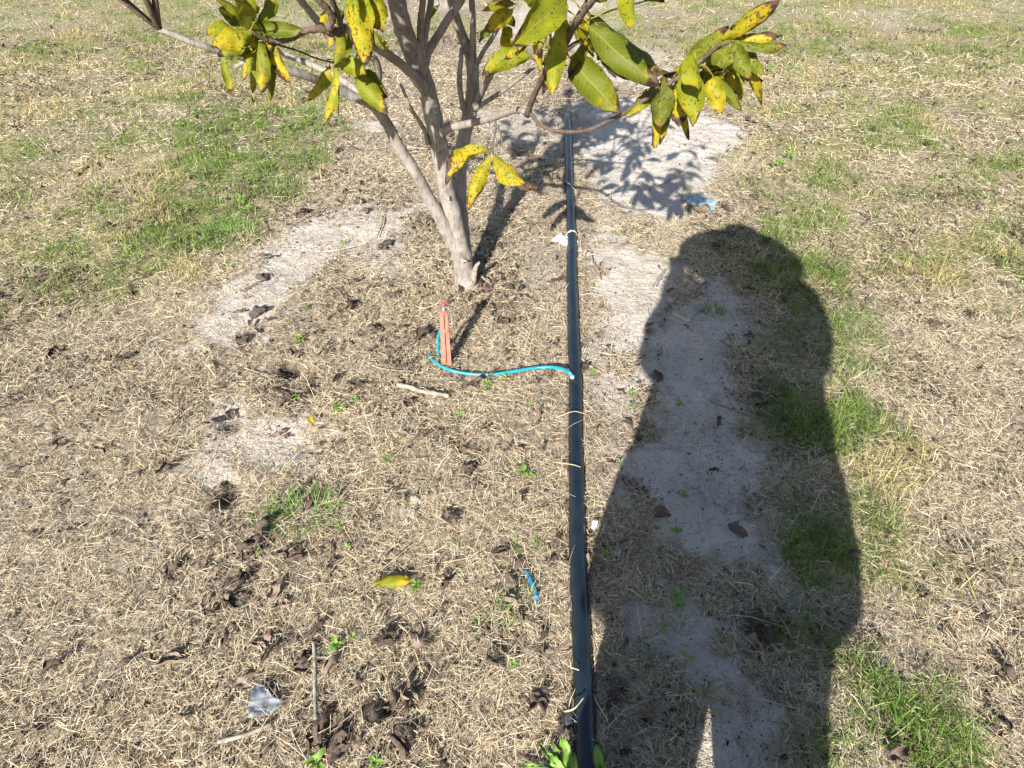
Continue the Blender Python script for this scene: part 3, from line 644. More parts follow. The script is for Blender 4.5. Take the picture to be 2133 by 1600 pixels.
lf(G, (250, 190), (590, 225), 125, 1.44, 1.42, .15, .1, .9, .3, .35, -.22, a)
lf(G, (260, 170), (395, -20), 120, 1.44, 1.42, .25, .1, .7, .3, .3, .0, a)
lf(G, (180, 130), (230, -70), 130, 1.42, 1.38, .3, .1, .5, .3, .3, .0, a)
lf(G, (120, 190), (-40, 60), 120, 1.42, 1.38, .3, .3, .7, .2, .3, .0, a)
lf(G, (180, 350), (-40, 420), 100, 1.48, 1.45, .3, .3, .7, .2, .3, -.1, a)
lf(G, (90, 200), (-120, 260), 130, 1.46, 1.42, .55, .3, .3, .2, .3, -.1, a)
lf(G, (100, 420), (60, 470), 40, 1.55, 1.54, .2, .2, .9, .2, .3, 0, a)
lf('gnarl2', (780, 60), (710, 165), 90, 1.55, 1.52, .7, .2, .2, .2, .3, .1, a)
lf('gnarl3', (860, 60), (830, 180), 80, 1.55, 1.52, .2, .2, .9, .2, .3, .1, a)
lf('armleft', (850, 235), (905, 345), 70, 1.65, 1.63, .8, .1, .2, .2, .3, .1, a)
lf('armleft', (1150, 300), (1215, 375), 60, 1.7, 1.68, .75, .1, .2, .2, .3, .1, a)
lf('armleft', (790, 250), (770, 365), 45, 1.7, 1.68, .75, .1, .2, .2, .3, .1, a)
lf('hang', (1985, 1122), (1645, 1385), 165, 1.78, 1.72, .75, .62, .2, .4, .4, -.28, a)
lf('hang', (1975, 1125), (1810, 1560), 150, 1.77, 1.68, .7, .5, .2, .35, .5, -.04, a)
lf('hang', (1990, 1122), (2335, 1390), 180, 1.78, 1.70, .8, .62, .2, -.3, .45, -.26, a)
lf('fork2', (1600, 30), (1530, 140), 45, 1.9, 1.9, .2, .0, .7, .4, .3, .1, a)
# further leaves seen between and behind the big ones
NLV = len(LV); xr = random.Random(5)
for (br, bx, by, n_, Yl) in [('upright', 1205, 60, 7, 1.32), ('upright', 1165, 120, 5, 1.5), ('curve', 1400, 180, 6, 1.28), ('curve', 1470, 130, 7, 1.25), ('curve', 1530, 110, 3, 1.2), ('gnarl', 520, 60, 8, 1.5), ('gnarl', 560, 90, 3, 1.52), ('armleft', 735, 60, 4, 1.55), ('back3', 1050, 30, 3, 1.75), ('upright', 1130, 60, 4, 1.35)]:
    for k in range(n_):
        a_ = xr.uniform(.15, 1) * math.pi; ln = xr.uniform(70, 125) / Yl * 1.2; b0 = (bx + xr.uniform(-28, 28), by + xr.uniform(-25, 25))
        LV.append((br, b0, (b0[0] + math.cos(a_) * ln * .75, b0[1] + math.sin(a_) * ln), xr.uniform(26, 40), Yl + xr.uniform(-.03, .05), Yl + xr.uniform(-.08, .05), xr.uniform(.15, .75), xr.uniform(.1, .6), xr.uniform(.3, .95), xr.uniform(-.4, .7), xr.uniform(.3, .5), xr.uniform(-.2, .2)))
# petioles join each leaf to its branch
bverts = {k: np.array([v.co[:] for v in o.data.vertices]) for k, o in BR.items()}
for i, (br, b_, t_, w, Y0, Y1, ye, bn, gd_shade, roll, fold, sag) in enumerate(LV):
    A = atY(*b_, Y0) - tree_base; C = atY(*t_, Y1) - tree_base
    view = (Vector((0, 0, CAMZ)) - tree_base - (A + C) / 2).normalized()
    L = (C - A).length
    sd = (C - A).normalized().cross(view)
    Bm = (A + C) / 2 + sd * (sag * L * -1.0) + view * (.10 * L) + Vector((0, 0, .10 * L))
    depth = (A + tree_base).dot(Vector((0, PC, -PS))) + CAMZ * PS
    width = w * depth / F
    up = (view * .75 + Vector((-.16, -.3, .55))).normalized()
    vs, fs, uvs = leaf_geo(A, Bm, C, width * (.98 if i < NLV else .85), up, roll + rnd.uniform(-.25, .25), (fold + .22) * (-1 if i % 3 else 1), .10 * width, 20, 8, seed=i, twist=rnd.uniform(-.9, .9))
    # the stalk is drawn into the same leaf, from the nearest point of the branch to the blade
    bv = bverts[br]; nb_ = bv[np.argmin(((bv - np.array(A[:])) ** 2).sum(1))]; nb_ = Vector(nb_)
    if (nb_ - A).length < .16:
        n0 = len(vs); tube([nb_, (nb_ + A) / 2 + Vector((0, 0, .004)), A, bez(A, Bm, C, .08)], [.0016, .0014, .0013, .001], 5, 0, vs=vs, fs=fs)
        uvs += [(.15, .5)] * (len(vs) - n0)
    o = link('leaf', leaf_mesh('leaf', vs, fs, uvs), M['leaf'], BR[br])
    o.color = (ye, bn, gd_shade, 1)
# the crown above the picture's top edge: more branches and leaves from the stem tops
def proj_y(w):
    d = w.y * PC - (w.z - CAMZ) * PS; return 800 - F * (w.y * PS + (w.z - CAMZ) * PC) / max(d, .05)
cvs, cfs, cuv = [], [], []; tvs, tfs = [], []
tops = [((800, -200), YB - .48), ((915, -170), YB - .05), ((890, -120), YB - .42), ((905, -120), YB - .3), ((1010, -90), YB - .3), ((985, -100), YB), ((1070, -40), YB - .2), ((1160, -10), YB - .6), ((580, -60), YB - .58), ((330, 60), YB - .62), ((640, -60), YB - .8), ((1290, -80), YB - 1.15), ((1150, 110), YB - .1)]
cr = random.Random(21)
for (tp, Yt) in tops:
    st = atY(*tp, Yt)
    for b_i in range(3):
        if st.x > .2: dirn = Vector((cr.uniform(-.2, .6), cr.uniform(-.2, .8), cr.uniform(.6, 1)))
        else: dirn = Vector((st.x * .8 + cr.uniform(-.5, .6), (st.y - 2.1) * .8 + cr.uniform(-.35, .7), cr.uniform(.6, 1.1)))
        dirn.normalize(); Lb = cr.uniform(.3, .6)
        pts = [st + dirn * (Lb * k / 6) + Vector((cr.uniform(-.02, .02), cr.uniform(-.02, .02), cr.uniform(-.02, .02))) * (k > 0) for k in range(7)]
        tube([q_ - tree_base for q_ in pts], [.006 * (1 - .11 * k) for k in range(7)], 7, .05, vs=tvs, fs=tfs)
        for k in range(10):
            q_ = pts[1 + k * 5 // 9]; d_ = Vector((cr.uniform(-1, 1), cr.uniform(-1, 1), cr.uniform(-.9, .25))).normalized()
            Ll = cr.uniform(.09, .15); e_ = q_ + d_ * Ll
            if proj_y(q_) > -25 or proj_y(e_) > -15 or proj_y((q_ + e_) / 2) > -25: continue
            leaf_geo(q_ - tree_base, (q_ + e_) / 2 + Vector((0, 0, .02)) - tree_base, e_ - tree_base, Ll * .42, Vector((cr.uniform(-.4, .4), cr.uniform(-.4, .4), 1)).normalized(), 0, .3, .003, 8, 4, seed=cr.randrange(9999), vs=cvs, fs=cfs, uvs=cuv)
for b_i in range(20):
    tp, Yt = tops[b_i % 10]; st = atY(*tp, Yt); d_ = Vector((cr.uniform(-.35, .35), cr.uniform(-.3, .5), 1)).normalized(); Lb = cr.uniform(.45, .95)
    tube([st + d_ * (Lb * k / 6) + Vector((cr.uniform(-.025, .025), cr.uniform(-.025, .025), 0)) * (k > 0) - tree_base for k in range(7)], [.0085 * (1 - .12 * k) for k in range(7)], 7, .05, vs=tvs, fs=tfs)
for (cx, cy, cz) in [(-.4,1.6,1.36),(-.3,1.3,1.40),(-.1,1.45,1.38),(.1,1.7,1.34),(-.2,1.9,1.36),(0,2.0,1.33),(-.5,2.1,1.40),(.1,2.3,1.30),(-.6,1.5,1.45),(-.15,1.12,1.45),(-.35,2.4,1.3),(-.45,1.25,1.42)]:
    cc = Vector((cx, cy, cz)); st = min((atY(*tp, Yt) for tp, Yt in tops), key=lambda q_: (q_ - cc).length)
    tube([v - tree_base for v in (st, st.lerp(cc, .4) + Vector((0, 0, .06)), st.lerp(cc, .8) + Vector((0, 0, .05)), cc)], [.005, .0042, .0035, .0025], 6, .05, vs=tvs, fs=tfs)
    for k in range(7):
        q_ = cc + Vector((cr.uniform(-.13, .13), cr.uniform(-.13, .13), cr.uniform(-.03, .12))); d_ = Vector((cr.uniform(-1, 1), cr.uniform(-1, 1), cr.uniform(-.9, .2))).normalized()
        Ll = cr.uniform(.09, .15); e_ = q_ + d_ * Ll
        if proj_y(q_) > -25 or proj_y(e_) > -15 or proj_y((q_ + e_) / 2) > -25: continue
        leaf_geo(q_ - tree_base, (q_ + e_) / 2 + Vector((0, 0, .02)) - tree_base, e_ - tree_base, Ll * .42, Vector((cr.uniform(-.4, .4), cr.uniform(-.4, .4), 1)).normalized(), 0, .3, .003, 8, 4, seed=cr.randrange(9999), vs=cvs, fs=cfs, uvs=cuv)
fo = link('foliage', leaf_mesh('foliage', cvs, cfs, cuv), M['leaf'], tree); fo.color = (.4, .25, .45, 1)
tag(link('upper_twigs', mesh('upper_twigs', tvs, tfs), M['twig'], tree), kind='stuff')

# ------------------------------------------------------------------ sprinkler stake and tubes
base = gp(931, 762); hgt = .258; topw = atY(924.5, 652, base.y); ax = (topw - base); ax.normalize()
stk = tag(empty('sprinkler_stake', base), 'orange plastic sprinkler stake with pink nozzle standing in the straw', 'sprinkler')
def crossbar(h0, h1, w0, w1, t):
    """cross shaped rib profile lofted up the stake: two flanges, web and centre rib"""
    vs, fs = [], []
    def plate(x0a, x1a, y0a, y1a, x0b, x1b, y0b, y1b):
        b_ = len(vs)
        for (z_, X0, X1, Y0, Y1) in ((h0, x0a, x1a, y0a, y1a), (h1, x0b, x1b, y0b, y1b)):
            o_ = Vector((ax.x / ax.z * z_, ax.y / ax.z * z_, z_))
            vs.extend([o_ + Vector((X0, Y0, 0)), o_ + Vector((X1, Y0, 0)), o_ + Vector((X1, Y1, 0)), o_ + Vector((X0, Y1, 0))])
        fs.extend([(b_, b_ + 1, b_ + 5, b_ + 4), (b_ + 1, b_ + 2, b_ + 6, b_ + 5), (b_ + 2, b_ + 3, b_ + 7, b_ + 6), (b_ + 3, b_, b_ + 4, b_ + 7), (b_ + 3, b_ + 2, b_ + 1, b_), (b_ + 4, b_ + 5, b_ + 6, b_ + 7)])
    a_, b2 = w0 / 2, w1 / 2
    plate(-a_, -t * .2, -t * 3.4, -t * .6, -b2, -t * .2, -t * 3.4, -t * .6)      # left face
    plate(t * 1.7, a_, -t * 3.4, -t * .6, t * 1.6, b2, -t * 3.4, -t * .6)          # right face
    plate(-a_ * .96, a_ * .96, -t * .55, t * .6, -b2 * .96, b2 * .96, -t * .55, t * .6)   # web set back between them
    plate(-t * .7, t * .7, t * .65, t * 4.5, -t * .7, t * .7, t * .65, t * 3.5)        # rear rib
    return vs, fs
vs, fs = crossbar(-.06, .175, .041, .031, .0026)
o = link('lower_blade', mesh('lower_blade', vs, fs, False), M['orange'], stk)
vs, fs = crossbar(.182, hgt, .0305, .0275, .0026)
link('upper_blade', mesh('upper_blade', vs, fs, False), M['orange'], stk)
def disc(cent, r0, h, m, name, parent, sides=20, prof=None):
    pts = [cent + ax * (h * k) for k in (0, .12, .88, 1)]; vs, fs = tube(pts, [r0 * .9, r0, r0, r0 * .9], sides, 0)
    return link(name, mesh(name, vs, fs), m, parent)
disc(ax * .1765, .0175, .006, M['orange'], 'collar', stk)
disc(ax * (hgt + .001), .0165, .004, M['orange'], 'top_plate', stk)
disc(ax * (hgt + .005), .0058, .020, M['greyblue'], 'nozzle_stem', stk)
nz = disc(ax * (hgt + .025), .0078, .013, M['pink'], 'nozzle', stk)
vs, fs = [], []
for s in (-1, 1):
    tube([ax * (hgt + .037) + Vector((s * .0055, 0, 0)), ax * (hgt + .050) + Vector((s * .0055, 0, 0))], [.0016, .0014], 8, 0, vs=vs, fs=fs)
tube([ax * (hgt + .050) + Vector((-.0075, 0, 0)), ax * (hgt + .050) + Vector((.0075, 0, 0))], [.0022, .0022], 8, 0, vs=vs, fs=fs)
tube([ax * (hgt + .037), ax * (hgt + .046)], [.0035, .0015], 10, 0, vs=vs, fs=fs)
link('spray_bridge', mesh('spray_bridge', vs, fs), M['pink'], nz)
def on(x, y, up=0, Yd=None):
    return (gp(x, y, up) if Yd is None else atY(x, y, Yd))
rp = [on(919, 748, .004), on(913, 733, 0, base.y + .01), on(912, 712, 0, base.y + .016), on(915, 694, 0, base.y + .02), on(922, 676, 0, base.y + .02), on(925, 660, 0, base.y + .016)]
q_ = catmull([tuple(v - base) for v in rp], 8); vs, fs = tube([Vector(v) for v in q_], [.0055] * len(q_), 12, 0)
link('riser_tube', mesh('riser_tube', vs, fs), M['bluetube'], stk)
tp = [on(893, 738, .006), on(899, 748, .012), on(910, 758, .015), on(930, 768, .017), on(958, 776, .018), on(990, 780, .018), on(1022, 780.5, .018), on(1050, 777, .019), on(1085, 771, .019), on(1120, 766, .018), on(1150, 765, .03), on(1172, 769, .044), on(1186, 776, .05), on(1192, 785, .042)]
q_ = catmull([tuple(v) for v in tp], 8); vs, fs = tube([Vector(v) for v in q_], [.0066] * len(q_), 14, 0)
bt = tag(link('blue_tube', mesh('blue_tube', vs, fs), M['bluetube']), 'turquoise tube running from the orange stake to the black pipe', 'tube')
vs, fs = tube([on(1192, 786, .036), on(1191.5, 785, .046)], [.0078, .0072], 14, 0)
link('joint_ring', mesh('joint_ring', vs, fs), M['white'], bt)
q_ = catmull([tuple(on(*v)) for v in [(1094, 1186, .0), (1097, 1192, .012), (1104, 1206, .016), (1111, 1222, .017), (1116, 1238, .015), (1119, 1250, .009), (1120, 1262, .003)]], 7)
vs, fs = tube([Vector(v) for v in q_], [.0066] * len(q_), 12, .02)
tag(link('tube_scrap', mesh('tube_scrap', vs, fs), M['blueold']), 'short faded blue tube piece half buried in straw left of the pipe', 'tube scrap')

# ------------------------------------------------------------------ small rubbish
def lumpy(cent, r, seed, squash=.7, amp=.35, sub=3):
    bm = bmesh.new(); bmesh.ops.create_icosphere(bm, subdivisions=sub, radius=1)
    rr = random.Random(seed); dirs = [(Vector((rr.uniform(-1, 1), rr.uniform(-1, 1), rr.uniform(-1, 1))).normalized(), rr.uniform(2, 7), rr.uniform(0, 6)) for _ in range(9)]
    for v in bm.verts:
        n_ = v.co.normalized(); d = 1 + amp * sum(math.sin(n_.dot(dv) * f_ + p_) for dv, f_, p_ in dirs) / 3
        v.co = Vector((n_.x * d * r, n_.y * d * r, n_.z * d * r * squash))
    me = bpy.data.meshes.new('lump'); bm.to_mesh(me); bm.free(); me.polygons.foreach_set('use_smooth', [True] * len(me.polygons))
    return me
# pruning scars on the trunk
for (x, y, Yk, r_) in ((964, 541, YB - .047, .012), (935, 412, YB - .055, .009), (907, 240, YB - .14, .010)):
    kn = link('knot', lumpy(None, r_, int(x), .75, .6), M['bark'], tree); kn.location = atY(x, y, Yk) - tree_base
# white tape lump by the pipe with a strip over it
wl = tag(empty('tape_lump', on(1172, 499)), 'crumpled white tape lump stuck against the black pipe', 'tape lump')
for i, (x, y, r, u) in enumerate([(1170, 496, .024, .008), (1180, 500, .026, .012), (1176, 506, .018, .008), (1165, 492, .013, .006)]):
    me = lumpy(None, r, 40 + i, .6, .85, 4); o = link('wad', me, M['tape'], wl); o.location = on(x, y, u) - wl.location
pz = on(1190, 495, 0); pc = min(pth, key=lambda q_: abs(q_.y - pz.y)).copy()
vs, fs = [], []
for k in range(19):
    a_ = R(-25 + 230 * k / 18); rr_ = PIPE_R + .0034 + .0012 * math.sin(k * 2.1)
    for s in (-1, 1):
        vs.append(pc + Vector((math.cos(a_) * rr_, s * (.008 + .003 * math.sin(k * 1.3)), math.sin(a_) * rr_)) - wl.location)
for k in range(18): fs.append((2 * k, 2 * k + 1, 2 * k + 3, 2 * k + 2))
o = link('tape_strip', mesh('tape_strip', vs, fs), M['tape'], wl); md = o.modifiers.new('thick', 'SOLIDIFY'); md.thickness = .0012
# little white cap
cc = on(1239, 1092, .014); vs, fs = [], []
axc = Vector((.15, .5, .75)).normalized()
tube([cc - axc * .012, cc - axc * .010, cc + axc * .010, cc + axc * .012], [.0075, .0085, .0085, .0070], 18, .01, vs=vs, fs=fs)
tube([cc - axc * .012, cc - axc * .009], [.0098, .0098], 18, 0, vs=vs, fs=fs)
tag(link('bottle_cap', mesh('bottle_cap', vs, fs), M['white']), 'small white plastic cap on the straw right of the black pipe', 'cap')
def sheet(name, outline, m, label, cat, amp, up, seed, thick=.0015, fine=.04):
    """crumpled sheet lying on the ground, outline in picture points"""
    P2 = np.array([on(*p_)[:2] for p_ in outline]); lo, hi = P2.min(0), P2.max(0); stp = max((hi - lo).max() / 26, .0025)
    xs = np.arange(lo[0], hi[0] + stp, stp); ys = np.arange(lo[1], hi[1] + stp, stp)
    XX, YY = np.meshgrid(xs, ys); sd = sdf(P2, XX, YY); ok = sd > -stp * .6
    zz = H(XX, YY) + up + .010 + amp * (np.abs(fbm(XX / fine + seed, YY / fine, 3) - .5) * 2.4) + amp * .8 * (fbm(XX / fine / 3 + seed, YY / fine / 3, 2))
    idx = -np.ones(XX.shape, int); vs, fs = [], []; cen = Vector((*((lo + hi) / 2), 0)); cen.z = hz(cen.x, cen.y)
    for i in range(XX.shape[0]):
        for j in range(XX.shape[1]):
            if ok[i, j]: idx[i, j] = len(vs); vs.append(Vector((XX[i, j], YY[i, j], zz[i, j])) - cen)
    for i in range(XX.shape[0] - 1):
        for j in range(XX.shape[1] - 1):
            f_ = (idx[i, j], idx[i, j + 1], idx[i + 1, j + 1], idx[i + 1, j])
            if min(f_) >= 0: fs.append(f_)
    o = link(name, mesh(name, vs, fs, name == 'film_scrap'), m); o.location = cen
    md = o.modifiers.new('thick', 'SOLIDIFY'); md.thickness = thick
    return tag(o, label, cat)
sheet('plastic_scrap', [(523, 1503), (526, 1470), (535, 1440), (548, 1428), (560, 1440), (578, 1462), (596, 1466), (588, 1480), (570, 1495), (550, 1500)], M['slate'], 'torn slate grey plastic scrap lying in the straw', 'plastic scrap', .012, .010, 3)
sheet('film_scrap', [(1415, 423), (1430, 418), (1450, 424), (1480, 430), (1488, 440), (1486, 452), (1476, 452), (1474, 441), (1455, 440), (1432, 437)], M['film'], 'crumpled pale blue plastic film on the sand near the shadow', 'film scrap', .03, .006, 9, .001, .05)
vs, fs = tube([on(1186, 1522, .012), on(1183, 1508, .02), on(1184, 1490, .02), on(1188, 1474, .014), on(1193, 1470, .008)], [.003, .0095, .0095, .007, .003], 10, .05, squash=.45)
tag(link('pipe_offcut', mesh('pipe_offcut', vs, fs), M['blackp']), 'black plastic scrap lying against the left side of the pipe', 'plastic scrap')
for (x, y, r, lab) in [(537, 649, .030, 'biggest charcoal lump lying on the sand left of the stake'), (803, 511, .026, 'dark clod on the sand left of the trunk'), (792, 514, .016, 'small dark clod touching a larger one left of the trunk'),
                       (747, 418, .022, 'dark clod beside the grass edge left of the leaning stem'), (764, 438, .018, 'grey clod on the straw just below another clod'), (548, 577, .02, 'dark clod on the pale sand above the charcoal lump')]:
    o = link('clod', lumpy(None, r, int(x), .7, .5), M['clod']); o.location = on(x, y, r * .3 + .006); o.rotation_euler.z = x; tag(o, lab, 'clod')
for (x, y, r, lab) in [(868, 1045, .015, 'larger pale sand clod breaking up in the straw'), (853, 1074, .015, 'smaller pale sand clod in front of the larger one'), (924, 1083, .010, 'pale sand clod right beside a dark curled leaf')]:
    o = link('clod', lumpy(None, r, int(x), .42, .9, 4), M['soilclod']); o.location = on(x, y, .008); tag(o, lab, 'clod')

# sticks and twigs
def stick(name, pts, r, m, label, cat='twig', group=None, up=.004, rough=.08, taper=.75, fork=None):
    P = [on(p_[0], p_[1], (p_[2] if len(p_) > 2 else up) + r + .006) for p_ in pts]; cen = P[0].copy()
    q_ = catmull([tuple(p_ - cen) for p_ in P], 7); n = len(q_)
    vs, fs = tube([Vector(v) for v in q_], [r * (1 - (1 - taper) * k / (n - 1)) for k in range(n)], 8, rough, seed=int(pts[0][0]))
    if fork:
        P = [on(x, y, up + r + (.012 if i else 0)) - cen for i, (x, y) in enumerate(fork)]
        tube(P, [r * .85] + [r * .6] * (len(P) - 1), 7, rough, vs=vs, fs=fs)
    o = link(name, mesh(name, vs, fs), M[m]); o.location = cen
    return tag(o, label, cat, group)
stick('stick', [(653, 1338), (655, 1365), (656, 1400), (656, 1440), (658, 1498)], .0048, 'greywood', 'straight grey stick lying in the straw pointing away', 'stick', up=.012, taper=.9)
stick('stick', [(455, 1544), (490, 1536), (525, 1525), (566, 1507)], .0058, 'palewood', 'pale stick in front of the slate plastic scrap', 'stick', up=.008)
stick('stick', [(828, 801), (850, 806), (880, 815), (910, 820), (935, 825)], .0095, 'palewood', 'pale peeling bark stick in front of the orange stake', 'stick', up=.004, rough=.18, taper=.8)
stick('stick', [(1364, 598), (1370, 585), (1377, 574), (1386, 562)], .0085, 'greywood', 'forked grey stick on the sand at the shadow edge', 'stick', rough=.14, taper=.8, fork=[(1379, 571), (1376, 562), (1372, 554)])
TW = [([(1232, 524), (1236, 545), (1247, 560), (1252, 583)], .0032, 'brownwood', 'thin dark bent twig standing right of the pipe on sunlit straw'),
      ([(1403, 652), (1412, 658), (1425, 664), (1440, 668)], .004, 'strawtwig', 'short yellowish twig on shaded sand left of the tuft'),
      ([(1440, 668), (1450, 655), (1465, 645)], .0024, 'brownwood', 'fine brown twig reaching the grass tuft in the shadow'),
      ([(1280, 514), (1310, 520), (1345, 526), (1372, 532)], .0035, 'brownwood', 'long brown twig on lit sand below the leaf shadows'),
      ([(1480, 837), (1520, 851), (1560, 866), (1626, 880)], .0032, 'brownwood', 'long thin brown twig across shaded sand beside the grass'),
      ([(1524, 1091), (1550, 1081), (1575, 1073), (1600, 1060), (1666, 1051)], .0025, 'greywood', 'grey straight straw over the shaded sand near the right edge'),
      ([(1313, 939), (1370, 934), (1440, 932), (1512, 929)], .0016, 'greywood', 'thin white stalk lying level across shaded sand'),
      ([(1578, 1381), (1595, 1420), (1620, 1455), (1652, 1490)], .0030, 'brownwood', 'brown twig slanting across the sand at the lower right'),
      ([(1094, 1443), (1115, 1456), (1140, 1465), (1159, 1471)], .0026, 'strawtwig', 'straw stem leaning towards the black plastic scrap'),
      ([(1258, 1600), (1270, 1570), (1285, 1544), (1315, 1534), (1347, 1521)], .0030, 'palewood', 'pale forked stalk right of the pipe at the bottom'),
      ([(500, 608), (520, 597), (545, 584), (565, 571)], .0026, 'brownwood', 'thin twig on pale sand at the far left'),
      ([(1350, 394), (1375, 385), (1405, 370), (1433, 359)], .005, 'greywood', 'grey twig on white sand among the leaf shadows'),
      ([(798, 451), (796, 465), (791, 480), (786, 493)], .004, 'brownwood', 'dark twig pointing up behind the dark clods'),
      ([(671, 524), (700, 522), (735, 514), (765, 506)], .003, 'strawtwig', 'long straw stem on the sand left of the clods'),
      ([(587, 723), (612, 711), (640, 698), (663, 687)], .003, 'brownwood', 'brown twig across the straw above the dark hole'),
      ([(1000, 556), (1020, 548), (1045, 538), (1068, 531)], .004, 'palewood', 'pale twig sticking out right of the trunk foot'),
      ([(880, 1180), (920, 1172), (960, 1165), (985, 1160)], .0018, 'strawtwig', 'thin straw stem right of the yellow fallen leaf'),
      ([(508, 766), (535, 775), (560, 782), (575, 786)], .0026, 'palewood', 'pale stem in front of the dark hole'),
      ([(784, 764), (810, 770), (850, 773), (905, 778)], .002, 'palewood', 'pale curved stem left of the turquoise tube'),
      ([(866, 637), (880, 642), (895, 639), (915, 630)], .0028, 'strawtwig', 'bent straw stem left of the pink nozzle'),
      ([(1262, 720), (1275, 735), (1290, 760), (1310, 775)], .0022, 'brownwood', 'thin bent twig right of the pipe above the tube joint'),
      ([(1207, 742), (1215, 750), (1230, 762), (1252, 776)], .0024, 'strawtwig', 'straw stem starting at the pipe edge above the tube joint'),
      ([(1203, 640), (1206, 665), (1210, 690), (1224, 715)], .0020, 'brownwood', 'fine twig hugging the pipe above the tube joint'),
      ([(828, 1300), (850, 1318), (862, 1350), (880, 1400)], .0022, 'strawtwig', 'yellow seed stalk in the straw at the bottom centre'),
      ([(1000, 1555), (1040, 1490), (1066, 1470)], .0018, 'brownwood', 'thin bent stalk at the bottom left of the pipe'),
      ([(690, 1130), (689, 1160), (687, 1190), (690, 1215)], .0026, 'brownwood', 'thin brown stem left of the yellow fallen leaf'),
      ([(1236, 1450), (1250, 1475), (1266, 1500)], .0022, 'strawtwig', 'straw stem right beside the pipe near the bottom'),
      ([(1330, 1555), (1360, 1580), (1375, 1605)], .0025, 'palewood', 'pale straw in the shadow at the bottom edge')]
TW += [([(1168, 866, .012), (1184, 860, .036), (1197, 857, .044), (1211, 860, .034), (1222, 864, .014)], .0016, 'strawtwig', 'pale straw lying across the black pipe in front of the tube joint'),
       ([(1150, 962, .010), (1180, 966, .030), (1197, 969, .043), (1209, 973, .040)], .0015, 'strawtwig', 'pale straw with its tip resting on top of the pipe'),
       ([(1176, 1482, .02), (1196, 1476, .040), (1216, 1453, .048)], .0022, 'strawtwig', 'straw stem crossing the pipe above the black plastic scrap'),
       ([(1166, 1372, .012), (1186, 1388, .034), (1206, 1396, .044)], .0018, 'strawtwig', 'straw tip poking over the left edge of the pipe near the bottom')]
for pts, r, m_, lab in TW: stick('twig', pts, r, m_, lab, 'twig', 'twigs lying about')

# yellow fallen leaf
A, C = on(774, 1217, .030), on(866, 1215, .030)
vs, fs, uvs = leaf_geo(A, (A + C) / 2 + Vector((0, .014, .02)), C, .046, Vector((0, -.25, .97)), -.15, -.5, .004, 20, 8, seed=5, jag=.5)
o = link('fallen_leaf', leaf_mesh('fallen_leaf', [v - A for v in vs], fs, uvs), M['leaf']); o.location = A; o.color = (.52, .05, .25, 1)
tag(o, 'yellow green fallen leaf with ragged edge on the straw', 'fallen leaf')
A, C = on(641, 868, .022), on(654, 884, .020)
vs, fs, uvs = leaf_geo(A, (A + C) / 2 + Vector((0, 0, .012)), C, .018, Vector((0, -.3, 1)), .1, .4, .002, 10, 6, seed=6)
o = link('fallen_leaf', leaf_mesh('fallen_leaf', [v - A for v in vs], fs, uvs), M['leaf']); o.location = A; o.color = (.9, .1, .1, 1)
tag(o, 'tiny bright yellow fallen leaf on straw at the left', 'fallen leaf')

# ------------------------------------------------------------------ dead leaves
def dead_mesh(seed):
    rr = random.Random(seed); L = 1.0
    hi = rr.uniform(.1, .42); sx = rr.uniform(-.28, .28)
    A = Vector((-.5, 0, .02)); C = Vector((.5 - hi * .35, sx, .02 + rr.uniform(0, .12))); B = Vector((rr.uniform(-.1, .1), -sx * 1.2 + rr.uniform(-.25, .25), hi * 1.6))
    vs, fs, uvs = leaf_geo(A, B, C, rr.uniform(.42, .72), Vector((0, rr.uniform(-.5, .5), 1)).normalized(), rr.uniform(-.6, .6), rr.uniform(.2, 1.1), .07, 18, 10, curlv=rr.uniform(-.8, 1.5), seed=seed, jag=rr.uniform(.1, .45))
    f1, f2, f3 = rr.uniform(5, 9), rr.uniform(9, 15), rr.uniform(0, 6); am = rr.uniform(.03, .075)
    vs = [v + Vector((math.sin(v.y * f2 + f3) * am * .6, math.sin(v.x * f1 + f3) * am + math.sin(v.z * f2) * am * .5, math.sin(v.x * f2 + v.y * f1 + f3) * am + math.sin(v.y * f2 * 2 - f3) * am * .6)) for v in vs]
    zmin = min(v.z for v in vs)
    return leaf_mesh('dead_leaf', [v - Vector((0, 0, zmin + .06)) for v in vs], fs, uvs)
DM = [dead_mesh(100 + k) for k in range(16)]
for me in DM: me.materials.append(M['deadleaf'])
